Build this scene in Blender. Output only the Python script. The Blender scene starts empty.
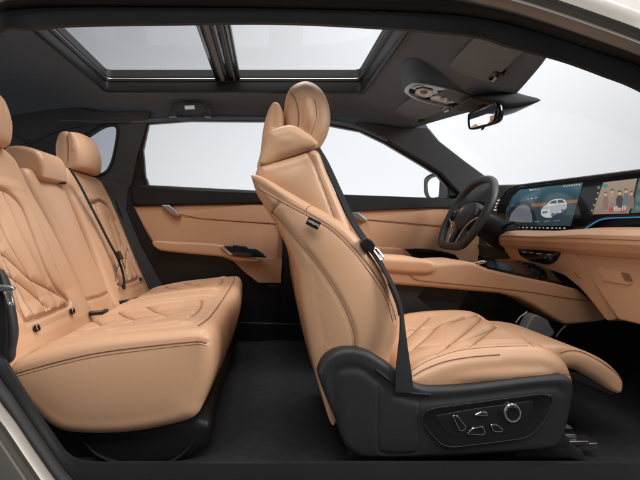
import bpy, bmesh, math, random
import numpy as np
from mathutils import Vector
from mathutils.bvhtree import BVHTree
from mathutils.geometry import tessellate_polygon, delaunay_2d_cdt
from mathutils.kdtree import KDTree
random.seed(4); np.random.seed(4)
SC = bpy.context.scene
COL = SC.collection
# ------------------------------------------------------------------ camera
FPX, CX, CY = 457.0, 268.0, 228.0            # focal length and principal point of the 640x480 photo
cam_d = bpy.data.cameras.new("camera"); cam = bpy.data.objects.new("camera", cam_d); COL.objects.link(cam)
cam_d.sensor_width = 36; cam_d.lens = FPX/640*36
cam_d.shift_x = (320-CX)/640; cam_d.shift_y = (CY-240)/640
cam_d.clip_start = .05; cam_d.clip_end = 200
cam.rotation_euler = (math.radians(90), 0, 0); SC.camera = cam
# ------------------------------------------------------------------ world, lamps, exposure
W = bpy.data.worlds.new("World"); SC.world = W; W.use_nodes = True
bg = W.node_tree.nodes["Background"]; bg.inputs[0].default_value = (.96,.975,1,1); bg.inputs[1].default_value = .15
def area(name, loc, target, sx, sy, power, col=(1,1,1)):
    l = bpy.data.lights.new(name, 'AREA'); l.shape = 'RECTANGLE'; l.size = sx; l.size_y = sy; l.energy = power; l.color = col
    o = bpy.data.objects.new(name, l); COL.objects.link(o); o.location = loc
    o.rotation_euler = (Vector(target)-Vector(loc)).to_track_quat('-Z','Y').to_euler(); return o
area('key_softbox', (.2,-.7,2.6), (.0,1.5,-.05), 3.2, 1.0, 70, (1,.985,.965))
area('overhead_softbox', (-.1,1.7,2.5), (-.2,1.75,0), 2.4, 1.6, 125, (1,.99,.975))
area('front_softbox', (3.4,.5,1.5), (-.4,1.7,-.1), 1.8, 1.3, 165, (1,.99,.975))
area('rear_fill', (-4.0,1.5,.75), (.2,1.6,.45), 6.0, 3.2, 105, (.98,.99,1))  # added fill for roof lining and dash, also brightens the mirrors
area('backdrop_lamp', (4.2,2.9,5.2), (3.9,7.2,1.7), 4.0, 1.2, 330, (1,1,1))
SC.view_settings.view_transform = 'Standard'; SC.view_settings.look = 'None'
SC.view_settings.exposure = 0; SC.view_settings.gamma = 1
# ------------------------------------------------------------------ materials
MT = {}
def nodes(m):
    m.use_nodes = True; return m.node_tree.nodes, m.node_tree.links
def mat(name, col, rough=.5, metal=0, spec=.5, bump=0, bscale=300, var=0, vscale=8, kind='noise', bump2=0, b2scale=20, coat=0):
    m = bpy.data.materials.new(name); n, l = nodes(m); p = n['Principled BSDF']
    p.inputs['Base Color'].default_value = (*col,1); p.inputs['Roughness'].default_value = rough
    p.inputs['Metallic'].default_value = metal; p.inputs['Specular IOR Level'].default_value = spec
    if coat: p.inputs['Coat Weight'].default_value = coat; p.inputs['Coat Roughness'].default_value = .06
    tc = n.new('ShaderNodeTexCoord')
    if var:
        t = n.new('ShaderNodeTexNoise'); t.inputs['Scale'].default_value = vscale; t.inputs['Detail'].default_value = 5
        l.new(tc.outputs['Object'], t.inputs['Vector'])
        mx = n.new('ShaderNodeMix'); mx.data_type = 'RGBA'
        mx.inputs[6].default_value = (*[c*(1-var) for c in col],1); mx.inputs[7].default_value = (*[min(1,c*(1+var)) for c in col],1)
        l.new(t.outputs['Fac'], mx.inputs[0]); l.new(mx.outputs[2], p.inputs['Base Color'])
        mr = n.new('ShaderNodeMapRange'); mr.inputs[3].default_value = rough-.06; mr.inputs[4].default_value = rough+.08
        l.new(t.outputs['Fac'], mr.inputs[0]); l.new(mr.outputs[0], p.inputs['Roughness'])
    if bump:
        if kind == 'voronoi':
            t = n.new('ShaderNodeTexVoronoi'); t.inputs['Scale'].default_value = bscale; o = t.outputs['Distance']
        else:
            t = n.new('ShaderNodeTexNoise'); t.inputs['Scale'].default_value = bscale; t.inputs['Detail'].default_value = 3; o = t.outputs['Fac']
        l.new(tc.outputs['Object'], t.inputs['Vector'])
        b = n.new('ShaderNodeBump'); b.inputs['Strength'].default_value = bump; b.inputs['Distance'].default_value = .002
        l.new(o, b.inputs['Height'])
        if bump2:
            t2 = n.new('ShaderNodeTexNoise'); t2.inputs['Scale'].default_value = b2scale; t2.inputs['Detail'].default_value = 4
            l.new(tc.outputs['Object'], t2.inputs['Vector'])
            b2 = n.new('ShaderNodeBump'); b2.inputs['Strength'].default_value = bump2; b2.inputs['Distance'].default_value = .01
            l.new(t2.outputs['Fac'], b2.inputs['Height']); l.new(b2.outputs[0], b.inputs['Normal'])
        l.new(b.outputs[0], p.inputs['Normal'])
    MT[name] = m; return m
TAN = (.578,.334,.196)
mat('tan_leather', TAN, .40, spec=.5, bump=.13, bscale=850, kind='voronoi', var=.05, vscale=6, bump2=.04, b2scale=14)
mat('tan_trim', (.53,.304,.178), .5, spec=.35, bump=.18, bscale=500, kind='voronoi', var=.04, vscale=6)
mat('seam_thread', (.22,.10,.05), .7)
mat('quilt_shade_thread', (.27,.135,.075), .7)  # brown stitching that also darkens the quilt grooves in place of shade
mat('pale_thread', (.62,.40,.27), .7)
mat('dark_plastic', (.021,.021,.0225), .5, spec=.4, bump=.2, bscale=600, kind='voronoi', var=.06)
mat('black_plastic', (.009,.009,.010), .45, spec=.35, bump=.12, bscale=500, var=.06)
mat('gloss_black', (.005,.005,.006), .09, spec=.5, var=.1)
mat('headliner', (.112,.144,.180), .92, spec=.15, bump=.35, bscale=700, var=.10, vscale=5)
mat('pillar_fabric', (.052,.054,.057), .9, spec=.15, bump=.3, bscale=700, var=.08, vscale=5)
mat('visor_vinyl', (.15,.178,.212), .8, spec=.25, bump=.3, bscale=600, var=.05)
mat('carpet', (.026,.026,.027), .95, spec=.1, bump=1, bscale=450, var=.35, vscale=40)
mat('rubber', (.008,.008,.008), .55, spec=.35, var=.08)
mat('trim_plastic', (.0125,.0125,.0132), .5, spec=.35, bump=.15, bscale=600, var=.06)
mat('champagne', (.25,.225,.195), .42, metal=.2, coat=.15)
mat('chrome', (.78,.78,.79), .14, metal=1, var=.02)
mat('satin_silver', (.42,.42,.43), .33, metal=1, var=.03)
mat('mirror_glass', (.56,.57,.585), .03, metal=1, var=.01)
mat('belt_web', (.010,.010,.011), .75, spec=.3, bump=.5, bscale=900)
mat('grey_plastic', (.11,.115,.12), .55, bump=.15, bscale=500, var=.05)
mat('lamp_lens', (.55,.62,.70), .3, var=.05)
mat('white_print', (.75,.75,.75), .6)
mat('rim_leather', (.030,.031,.033), .48, spec=.45, bump=.25, bscale=450, kind='voronoi', var=.06)
mat('studio_floor', (.07,.07,.072), .8)
mat('backdrop', (.775,.785,.805), .9, spec=.1, var=.01, vscale=.6)
def glass(name, tint, refl=.012):
    m = bpy.data.materials.new(name); n, l = nodes(m); n.remove(n['Principled BSDF']); out = n['Material Output']
    t = n.new('ShaderNodeBsdfTransparent'); t.inputs[0].default_value = (*tint,1)
    g = n.new('ShaderNodeBsdfGlossy'); g.inputs[1].default_value = .02
    lw = n.new('ShaderNodeLayerWeight'); lw.inputs[0].default_value = .12
    mr = n.new('ShaderNodeMapRange'); mr.inputs[3].default_value = refl*.5; mr.inputs[4].default_value = refl*5
    l.new(lw.outputs['Fresnel'], mr.inputs[0])
    mx = n.new('ShaderNodeMixShader'); l.new(mr.outputs[0], mx.inputs[0]); l.new(t.outputs[0], mx.inputs[1]); l.new(g.outputs[0], mx.inputs[2])
    l.new(mx.outputs[0], out.inputs[0]); MT[name] = m
glass('clear_glass', (.97,.975,.98)); glass('tinted_glass', (.90,.91,.92)); glass('privacy_glass', (.72,.74,.78))
def glow(name, col, s=1.0, col2=None, axis=2, lo=0, hi=1):
    m = bpy.data.materials.new(name); n, l = nodes(m); p = n['Principled BSDF']
    p.inputs['Base Color'].default_value = (.01,.01,.01,1); p.inputs['Roughness'].default_value = .12
    p.inputs['Emission Color'].default_value = (*col,1); p.inputs['Emission Strength'].default_value = s
    if col2:
        tc = n.new('ShaderNodeTexCoord'); sx = n.new('ShaderNodeSeparateXYZ'); l.new(tc.outputs['Generated'], sx.inputs[0])
        mx = n.new('ShaderNodeMix'); mx.data_type = 'RGBA'; mx.inputs[6].default_value = (*col,1); mx.inputs[7].default_value = (*col2,1)
        l.new(sx.outputs[axis], mx.inputs[0]); l.new(mx.outputs[2], p.inputs['Emission Color'])
    MT[name] = m
# ------------------------------------------------------------------ pixels of the photo to points at a real depth
def P(px, py, y): return np.array(((px-CX)*y/FPX, y, (CY-py)*y/FPX))
def PL(pts, y): return [P(a,b,y) for a,b in pts]
def ray(px, py): return np.array(((px-CX)/FPX, 1.0, (CY-py)/FPX))
def onplane(px, py, p0, n):
    r = ray(px,py); n = np.array(n,float); return r*(np.dot(n,p0)/np.dot(n,r))
def yfar(z): return 2.43 if z < .2 else 2.43-.13*(z-.2)/.35
def pfar(px, py, off=0.0):
    y = 2.4
    for _ in range(12):
        z = (CY-py)*y/FPX; y = yfar(z)-off
    return P(px,py,y)
def PF(pts, off=0.0): return [pfar(a,b,off) for a,b in pts]
# ------------------------------------------------------------------ splines and outlines
def spline(pts, n, closed=False):
    p = np.array(pts,float); k = len(p)
    if closed: q = np.vstack((p[-1],p,p[0],p[1])); segs = k
    else: q = np.vstack((2*p[0]-p[1],p,2*p[-1]-p[-2])); segs = k-1
    out = []; per = max(4, int(math.ceil(n*3/segs)))
    for i in range(segs):
        a,b,c,d = q[i],q[i+1],q[i+2],q[i+3]
        t = np.linspace(0,1,per,endpoint=False)[:,None]
        out.append(.5*((2*b)+(c-a)*t+(2*a-5*b+4*c-d)*t*t+(3*b-a-3*c+d)*t**3))
    o = np.vstack(out)
    if not closed: o = np.vstack((o,p[-1]))
    return resample(o,n,closed)
def spline_u(pts, per=14):
    p = np.array(pts,float); q = np.vstack((2*p[0]-p[1],p,2*p[-1]-p[-2])); out = []
    for i in range(len(p)-1):
        a,b,c,d = q[i],q[i+1],q[i+2],q[i+3]; t = np.linspace(0,1,per,endpoint=False)[:,None]
        out.append(.5*((2*b)+(c-a)*t+(2*a-5*b+4*c-d)*t*t+(3*b-a-3*c+d)*t**3))
    return np.vstack(out+[p[-1:]])
def resample(p, n, closed=False):
    p = np.array(p,float)
    if closed: p = np.vstack((p,p[0]))
    s = np.r_[0,np.cumsum(np.linalg.norm(np.diff(p,axis=0),axis=1))]
    t = np.linspace(0,s[-1],n,endpoint=not closed)
    return np.stack([np.interp(t,s,p[:,i]) for i in range(p.shape[1])],1)
def rounded(pts, r, seg=5):
    p = [np.array(a,float) for a in pts]; k = len(p); out = []
    rs = r if hasattr(r,'__len__') else [r]*k
    for i in range(k):
        a,b,c = p[i-1],p[i],p[(i+1)%k]; u = a-b; v = c-b; lu = np.linalg.norm(u); lv = np.linalg.norm(v)
        rr = min(rs[i], lu*.48, lv*.48); s = b+u/lu*rr; e = b+v/lv*rr
        for j in range(seg+1):
            t = j/seg; out.append((1-t)**2*s+2*t*(1-t)*b+t*t*e)
    return np.array(out)
# ------------------------------------------------------------------ geometry container
class Geo:
    def __init__(s): s.v = np.zeros((0,3)); s.f = []
    def add(s, v, f):
        o = len(s.v); s.v = np.vstack((s.v,np.array(v,float).reshape(-1,3))); s.f += [tuple(i+o for i in q) for q in f]; return s
    def merge(s, g): return s.add(g.v,g.f)
    def tris(s):
        t = []
        for q in s.f:
            for i in range(1,len(q)-1): t.append((q[0],q[i],q[i+1]))
        return np.array(t)
    def orient(s):
        t = s.tris(); a,b,c = s.v[t[:,0]],s.v[t[:,1]],s.v[t[:,2]]; m = s.v.mean(0)
        if np.sum(np.einsum('ij,ij->i',a-m,np.cross(b-m,c-m))) < 0: s.f = [q[::-1] for q in s.f]
        return s
    def normals(s):
        t = s.tris(); fn = np.cross(s.v[t[:,1]]-s.v[t[:,0]], s.v[t[:,2]]-s.v[t[:,0]]); n = np.zeros_like(s.v)
        for i in range(3): np.add.at(n,t[:,i],fn)
        l = np.linalg.norm(n,axis=1); l[l==0] = 1; return n/l[:,None]
    def bvh(s): return BVHTree.FromPolygons([Vector(a) for a in s.v],[list(q) for q in s.f])
    def cast(s, origins, dirs, bv=None):
        bv = bv or s.bvh(); out = []
        for o,d in zip(origins,dirs):
            h = bv.ray_cast(Vector(o),Vector(d).normalized())
            if h[0] is not None: out.append(np.array(h[0]))
        return out
    def trace(s, px, n=60, bv=None):                    # photo polyline laid on this real surface
        q = spline(px,n); return s.cast([(0,0,0)]*n,[ray(a,b) for a,b in q],bv)
    def drop(s, xy, n=60, bv=None, straight=False):     # plan polyline dropped on the surface from above
        q = resample(xy,n) if straight else spline(xy,n); return s.cast([(a,b,2) for a,b in q],[(0,0,-1)]*n,bv)
    def dist(s, path, rng=None):
        path = np.array(path); d = np.full(len(s.v),9.0); idx = np.arange(len(s.v))
        if rng is not None:
            lo = path.min(0)-rng; hi = path.max(0)+rng; idx = np.nonzero(np.all((s.v>lo)&(s.v<hi),axis=1))[0]
        kd = KDTree(len(path))
        for i,p in enumerate(path): kd.insert(p,i)
        kd.balance()
        for i in idx: d[i] = kd.find(s.v[i])[2]
        return d
    def groove(s, path, depth, w):
        if len(path) < 2: return s
        p = dense(path,.0015); s.v = s.v - s.normals()*(depth*np.exp(-(s.dist(p,w*3)/w)**2))[:,None]; return s
    def puff(s, paths, amp, w, mask=None):
        d = s.dist(np.vstack([dense(p,.0015) for p in paths if len(p)>1]),.12); h = amp*(1-np.exp(-np.maximum(d-.001,0)/w)) - .0035*np.exp(-(d/.0048)**2)
        if mask is not None: h = h*mask(s.v)
        s.v = s.v + s.normals()*h[:,None]; return s
def dense(p, step):
    p = np.array(p,float); L = np.linalg.norm(np.diff(p,axis=0),axis=1).sum(); return resample(p,max(4,int(L/step)))
def cap_mesh(ring2d, h):
    """Even triangle mesh inside a planar loop: returns 2D points (loop first), faces, distance of each point to the loop."""
    n = len(ring2d); lo = ring2d.min(0); hi = ring2d.max(0)
    def inside(q):
        x,y = q[:,0],q[:,1]; r = np.zeros(len(q),bool)
        for i in range(n):
            a = ring2d[i]; b = ring2d[(i+1)%n]
            c = ((a[1]>y)!=(b[1]>y)); 
            if a[1]!=b[1]: r ^= c & (x < (b[0]-a[0])*(y-a[1])/(b[1]-a[1])+a[0])
        return r
    pts = np.zeros((0,2))
    kd = KDTree(n*3)
    for i in range(n):
        for k in range(3): q = ring2d[i]+(ring2d[(i+1)%n]-ring2d[i])*k/3; kd.insert((q[0],q[1],0),i*3+k)
    kd.balance()
    if h:
        ys = np.arange(lo[1],hi[1],h*.87); g = []
        for i,y in enumerate(ys): g += [(x,y) for x in np.arange(lo[0]+(h/2 if i%2 else 0),hi[0],h)]
        if g:
            g = np.array(g); g = g[inside(g)]
            if len(g): pts = g[np.array([kd.find((a,b,0))[2] for a,b in g])>h*.45]
    allp = [Vector((a,b)) for a,b in np.vstack((ring2d,pts))]
    vc,_,fc,ov,_,_ = delaunay_2d_cdt(allp,[(i,(i+1)%n) for i in range(n)],[],1,1e-7)
    P2 = np.array([(a.x,a.y) for a in vc]); d = np.array([kd.find((a,b,0))[2] for a,b in P2])
    loop = {}
    for i,o in enumerate(ov):
        for k in o:
            if k < n: loop[k] = i; d[i] = 0
    m = len(P2); u = np.zeros(m); inn = d > 0
    if h and inn.sum() > 3:
        e = np.array([(a,b) for t in fc for a,b in ((t[0],t[1]),(t[1],t[2]),(t[2],t[0]))]); e = np.vstack((e,e[:,::-1])); deg = np.bincount(e[:,0],minlength=m).astype(float)
        A = lambda x: np.where(inn,deg*x-np.bincount(e[:,0],weights=x[e[:,1]],minlength=m),0)
        rr = np.where(inn,1.0,0); p = rr.copy(); rs = rr@rr
        for _ in range(1200):
            Ap = A(p); al = rs/(p@Ap); u += al*p; rr = rr-al*Ap; rn_ = rr@rr
            if rn_ < 1e-8*m: break
            p = rr+rn_/rs*p; rs = rn_
        u = np.clip(u/u.max(),0,1)
        for _ in range(12): u = np.where(inn,.4*u+.6*np.bincount(e[:,0],weights=u[e[:,1]],minlength=m)/np.maximum(deg,1),0)
    return P2,fc,u,loop
def pillow(pts, Wd, t, r=.01, N=160, seg=5, mid=2, cap0=1, cap1=1, bulge=0.0, bulge1=None, center=None, square=False, capd=None):
    """Rounded solid: planar outline pts (3D), pushed along Wd by t with edge radius r; caps domed by bulge."""
    pts = np.array(pts,float); Wd = np.array(Wd,float); Wd /= np.linalg.norm(Wd)
    o = pts.mean(0); U = np.cross(Wd,(0.31,0.2,.93) if abs(Wd[2])<.9 else (1,.1,0)); U /= np.linalg.norm(U); V = np.cross(Wd,U)
    q = np.stack(((pts-o)@U,(pts-o)@V),1)
    base_w = ((pts-o)@Wd).mean()
    if not square: q = resample(q,N,True)
    N = len(q)
    if np.sum(q[:,0]*np.roll(q[:,1],-1)-np.roll(q[:,0],-1)*q[:,1]) < 0: q = q[::-1]
    tg = np.roll(q,-1,0)-np.roll(q,1,0); tg /= np.linalg.norm(tg,axis=1)[:,None]+1e-12
    nn = np.stack((-tg[:,1],tg[:,0]),1)                     # inward
    r = min(r,t*.499); bulge1 = bulge if bulge1 is None else bulge1
    rings = []
    ri = np.full(N,float(r)); A_ = q; AB = np.roll(q,-1,0)-q; L2 = (AB**2).sum(1)+1e-15
    for i in range(N):                                      # largest inset that keeps clear of the outline
        for _ in range(14):
            c_ = q[i]+nn[i]*ri[i]; tt = np.clip(((c_-A_)*AB).sum(1)/L2,0,1); dm = np.sqrt((((A_+AB*tt[:,None])-c_)**2).sum(1).min())
            if dm >= ri[i]*.95: break
            ri[i] *= .86
    k_ = max(1,int(N*.008))
    ri = np.min([np.roll(ri,j) for j in range(-3*k_,3*k_+1)],axis=0)
    for _ in range(6): ri = np.mean([np.roll(ri,j) for j in range(-2*k_,2*k_+1)],axis=0)
    for _ in range(0):
        ri = np.min([np.roll(ri,j) for j in range(-k_,k_+1)],axis=0); ri = np.mean([np.roll(ri,j) for j in range(-k_,k_+1)],axis=0)
    def ring(w, ins):
        a = q+nn*(ins*ri)[:,None]
        return o+np.outer(a[:,0],U)+np.outer(a[:,1],V)+(w+base_w)[:,None]*Wd[None]
    for k in range(seg+1):
        th = k/seg*math.pi/2; rings.append(ring(ri*(1-math.cos(th)),1-math.sin(th)))
    for k in range(1,mid): rings.append(ring(ri+(t-2*ri)*k/mid,0))
    for k in range(seg,-1,-1):
        th = k/seg*math.pi/2; rings.append(ring(t-ri*(1-math.cos(th)),1-math.sin(th)))
    g = Geo(); R = len(rings); v = np.vstack(rings); f = []
    for i in range(R-1):
        for j in range(N):
            k = (j+1)%N; f.append((i*N+j,i*N+k,(i+1)*N+k,(i+1)*N+j))
    size = np.linalg.norm(q.max(0)-q.min(0))
    for end,cp,bl in ((0,cap0,bulge),(1,cap1,bulge1)):
        h = (capd or size/(cp*2.2)) if cp > 1 else 0
        P2,fc,d,loop = cap_mesh(q+nn*ri[:,None],h)
        hh = bl*d**.85
        w = base_w+(t+hh if end else -hh)
        P3 = o+np.outer(P2[:,0],U)+np.outer(P2[:,1],V)+w[:,None]*Wd[None]
        mp = np.arange(len(P2))+len(v); base = (R-1)*N if end else 0
        for k,i in loop.items(): mp[i] = base+k
        v = np.vstack((v,P3)); f += [tuple(mp[a] for a in (t_ if end else t_[::-1])) for t_ in fc]
    used = np.zeros(len(v),bool)
    for a in f: used[list(a)] = True
    mp = np.cumsum(used)-1
    return g.add(v[used],[tuple(int(mp[i]) for i in a) for a in f]).orient()
def tube(path, r, n=8, closed=False, flat=1.0, up=None):
    p = np.array(path,float); k = len(p); g = Geo(); v = []
    tg = np.roll(p,-1,0)-np.roll(p,1,0) if closed else np.gradient(p,axis=0)
    ref = np.array(up if up is not None else (0.02,.1,1.0),float)
    rs = r if hasattr(r,'__len__') else [r]*k
    for i in range(k):
        t = tg[i]/(np.linalg.norm(tg[i])+1e-12); a = np.cross(t,ref)
        if np.linalg.norm(a) < .05: a = np.cross(t,(0,1,.1))
        a /= np.linalg.norm(a); b = np.cross(t,a)
        for j in range(n):
            th = 2*math.pi*j/n; v.append(p[i]+a*math.cos(th)*rs[i]+b*math.sin(th)*rs[i]*flat)
    f = []
    for i in range(k if closed else k-1):
        i2 = (i+1)%k
        for j in range(n): f.append((i*n+j,i*n+(j+1)%n,i2*n+(j+1)%n,i2*n+j))
    if not closed: f.append(tuple(range(n-1,-1,-1))); f.append(tuple(range((k-1)*n,k*n)))
    return g.add(v,f).orient()
def slab(outer, vec, holes=()):
    loops = [list(map(np.array,outer))]+[list(map(np.array,h)) for h in holes]; vec = np.array(vec,float)
    tri = tessellate_polygon([[Vector(a) for a in lp] for lp in loops]); flat = [a for lp in loops for a in lp]; n = len(flat)
    g = Geo(); v = flat+[a+vec for a in flat]; f = []
    for t in tri: f.append(tuple(t)); f.append(tuple(i+n for i in t[::-1]))
    o = 0
    for lp in loops:
        k = len(lp)
        for i in range(k): f.append((o+i,o+(i+1)%k,o+n+(i+1)%k,o+n+i))
        o += k
    return g.add(v,f)
def sheet(rows, close_u=False):
    rows = [np.array(r,float) for r in rows]; n = len(rows[0]); f = []
    for i in range(len(rows)-1):
        for j in range(n if close_u else n-1):
            k = (j+1)%n; f.append((i*n+j,i*n+k,(i+1)*n+k,(i+1)*n+j))
    return Geo().add(np.vstack(rows),f)
def box(x0,x1,y0,y1,z0,z1): return slab([(x0,y0,z0),(x1,y0,z0),(x1,y1,z0),(x0,y1,z0)],(0,0,z1-z0))
# ------------------------------------------------------------------ linking
OFF = {}
def thing(name, label, cat, loc=(0,0,0), group=None):
    o = bpy.data.objects.new(name,None); COL.objects.link(o); o.location = loc; o.empty_display_size = .05
    o['label'] = label; o['category'] = cat
    if group: o['group'] = group
    OFF[o.name] = np.array(loc,float); return o
def obj(name, g, m, parent=None, bev=0, sharp=38, label=None):
    off = OFF[parent.name] if parent is not None else np.zeros(3)
    me = bpy.data.meshes.new(name); me.from_pydata([tuple(a) for a in (g.v-off)],[],[list(q) for q in g.f])
    bm = bmesh.new(); bm.from_mesh(me); bmesh.ops.remove_doubles(bm,verts=bm.verts,dist=1e-6); bmesh.ops.recalc_face_normals(bm,faces=bm.faces); bm.to_mesh(me); bm.free()
    me.polygons.foreach_set('use_smooth',[True]*len(me.polygons)); me.set_sharp_from_angle(angle=math.radians(sharp))
    me.materials.append(MT[m]); o = bpy.data.objects.new(name,me); COL.objects.link(o)
    if parent is not None: o.parent = parent; OFF[o.name] = off
    if bev:
        b = o.modifiers.new('bevel','BEVEL'); b.width = bev; b.segments = 2; b.limit_method = 'ANGLE'; b.angle_limit = math.radians(40)
    if label: o['label'] = label
    return o
def seam(parent, path, m='seam_thread', r=.0012, name='seam'):
    if len(path) < 3: return None
    return obj(name, tube(path,r,6), m, parent)
def text_geo(s, size, o, U, V, Wd, ext=.0005):
    c = bpy.data.curves.new('t','FONT'); c.body = s; c.size = size; c.align_x = 'CENTER'; c.align_y = 'CENTER'; c.extrude = ext
    t = bpy.data.objects.new('t',c); COL.objects.link(t); bpy.context.view_layer.update()
    me = bpy.data.meshes.new_from_object(t.evaluated_get(bpy.context.evaluated_depsgraph_get()))
    U,V,Wd,o = map(lambda a: np.array(a,float),(U,V,Wd,o))
    v = [o+U*a.co.x+V*a.co.y+Wd*a.co.z for a in me.vertices]; f = [tuple(p.vertices) for p in me.polygons]
    bpy.data.objects.remove(t); bpy.data.meshes.remove(me); bpy.data.curves.remove(c)
    return Geo().add(v,f)
GZ = -1.12                                              # studio floor below the camera
# ================================================================== SETTING
def backdrop():
    prof = [(3.0,GZ+.004),(5.2,GZ+.004)]+[(5.2+2*math.sin(a),GZ+2-2*math.cos(a)) for a in np.linspace(.05,math.pi/2,24)]+[(7.2,9)]
    rows = [[(x,y,z) for y,z in prof] for x in np.linspace(-12,14,40)]
    o = obj('backdrop',sheet(rows),'backdrop'); o['kind'] = 'structure'; o['label'] = 'seamless pale grey studio backdrop and floor behind the car'
backdrop()
o = obj('studio_floor',sheet([[(x,y,GZ) for y in (-8,-4,0,4,5)] for x in (-12,0,14)]),'studio_floor'); o['kind'] = 'structure'
# ================================================================== CAR BODY
body = thing('car_body','champagne car body seen through its open doorway with black roof lining and carpet','car body',(0,1.735,-.6))
T4 = [(980,330),(880,205),(780,125),(700,85),(640,60),(600,45),(540,24.5),(490,10.5),(430,0),(300,-4),(150,-4),(60,-2),(20,2),(0,6),(-25,30),(-50,120),(-50,230),(-25,340),(0,394),(20,422),(40,452),(60,480),(80,503),(140,512),(400,512),(700,512),(1000,512)]
T5 = [(980,350),(880,222),(780,140),(700,98),(640,67),(600,53),(540,33),(490,20),(430,13),(300,9),(150,7),(60,7),(20,9),(0,14),(-18,40),(-38,120),(-38,230),(-18,335),(0,374),(15,396),(45,440),(70,474),(90,487),(150,490),(400,490),(700,490),(1000,490)]
T6 = [(980,378),(880,248),(780,164),(700,122),(640,89),(605,75),(563,60),(510,46),(460,34),(300,23.5),(150,24),(70,25.5),(30,29),(0,30),(-8,60),(-25,120),(-25,230),(-10,335),(7,366),(26,397),(45,428),(66,455),(90,463.5),(150,463.5),(400,463.5),(700,463.5),(1000,463.5)]
DY = [.0,.0,.01,.02,.02,.03,.05,.06,.07,.08,.08,.08,.07,.06,.04,.03,.02,.01,0,0,0,0,0,0,0,0,0]
def off_px(p, d):
    p = np.array(p,float); t = np.gradient(p,axis=0); t /= np.linalg.norm(t,axis=1)[:,None]
    n = np.stack((t[:,1],-t[:,0]),1)
    c = np.array((300,240)); s = np.sign(np.einsum('ij,ij->i',n,p-c)); return p+n*s[:,None]*d
def band(pts, y0, zoff=0):
    q = np.array([P(a,b,y0+dy) for (a,b),dy in zip(pts,DY)]); return spline_u(q)
L4 = band(T4,1.035); L5 = band(T5,1.05); L6 = band(T6,1.055)
def shift(l, dy): return l+np.array((0,dy,0))
champ = [shift(L4,.06), L4, band(off_px(T4,8),1.012), band(off_px(T4,15),1.0), band(off_px(T4,19),1.015), band(off_px(T4,25),1.012), band(off_px(T4,29),.995), band(off_px(T4,37),1.0), band(off_px(T4,46),1.03), band(off_px(T4,55),1.08)]
obj('body_frame',sheet(champ),'champagne',body,sharp=50)
mid45 = (L4*.35+L5*.65)+np.array((0,-.018,0))
obj('door_seal',sheet([shift(L4,.05)*1.0,L4*.94+L5*.06,(L4*.75+L5*.25)+np.array((0,-.016,0)),mid45,L5+np.array((0,-.002,0)),L5+np.array((0,.04,0))]),'rubber',body,sharp=60)
obj('doorway_trim',sheet([L5+np.array((0,.012,0)),L5*.93+L6*.07+np.array((0,-.004,0)),L5*.3+L6*.7+np.array((0,-.004,0)),L6*.96+L5*.04,L6,shift(L6,.012)]),'trim_plastic',body,sharp=60)
# --- roof lining: one sheet with the sunroof opening
SX0, SX1, SY0, SY1 = -.76, .436, 1.335, 2.135
def zroof(x,y):
    t = abs(y-1.735)/.565; fr = min(1,max(0,(x-.30)/.4)); z = .677-.098*t**3.4*(1-.6*fr)
    k = x-.34
    if k > 0: z -= .37*(k*k/.16 if k < .08 else k-.04)
    z -= .058*math.exp(-((x-.70)/.20)**2-((y-1.735)/.15)**2)
    if x < -.7: z -= .12*(-.7-x)**2
    return z
def xhead(y): return .88-.14*((y-1.735)/.565)**2
def roof():
    ys = np.unique(np.r_[np.linspace(1.17,SY0,10),np.linspace(SY0,SY1,34),np.linspace(SY1,2.32,14)])
    fr = np.unique(np.r_[np.linspace(-1.7,SX0,30),np.linspace(SX0,SX1,40),np.linspace(SX1,.86,22)])
    rows = []
    for x in fr:
        r = []
        for y in ys:
            xx = x if x <= SX1 else SX1+(x-SX1)*(xhead(y)-SX1)/(.86-SX1); r.append((xx,y,zroof(xx,y)))
        rows.append(r)
    # header lip turned up to the windscreen
    rows.append([(xhead(y)+.012,y,zroof(xhead(y),y)+.004) for y in ys]); rows.append([(xhead(y)+.012,y,zroof(xhead(y),y)+.05) for y in ys])
    n = len(ys); g = sheet(rows); m = len(fr); keep = []
    for i in range(len(rows)-1):
        for j in range(n-1):
            if i < m-1:
                cx_ = (fr[i]+fr[i+1])/2; cy_ = (ys[j]+ys[j+1])/2
                if SX0 < cx_ < SX1 and SY0 < cy_ < SY1: continue
            keep.append(g.f[i*(n-1)+j])
    g.f = keep
    obj('roof_lining',g,'headliner',body,sharp=50)
roof()
# outer roof skin above the lining (what another viewpoint would see)
def skin():
    ys = np.linspace(1.10,2.38,24)
    for x0,x1 in ((-1.8,SX0-.08),(SX1+.08,.9)):
        xs = np.linspace(x0,x1,12); wp = lambda x,y: x if x < 0 else x0+(x-x0)*(xhead(y)+.01-x0)/(x1-x0)
        obj('roof_skin',sheet([[(wp(x,y),y,zroof(wp(x,y),y)+.06) for y in ys] for x in xs]),'champagne',body)
    for y0,y1 in ((1.10,SY0-.05),(SY1+.05,2.38)):
        ys2 = np.linspace(y0,y1,6); xs = np.linspace(SX0-.08,SX1+.08,24)
        obj('roof_skin',sheet([[(x,y,zroof(x,y)+.06) for y in ys2] for x in xs]),'champagne',body)
skin()
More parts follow.
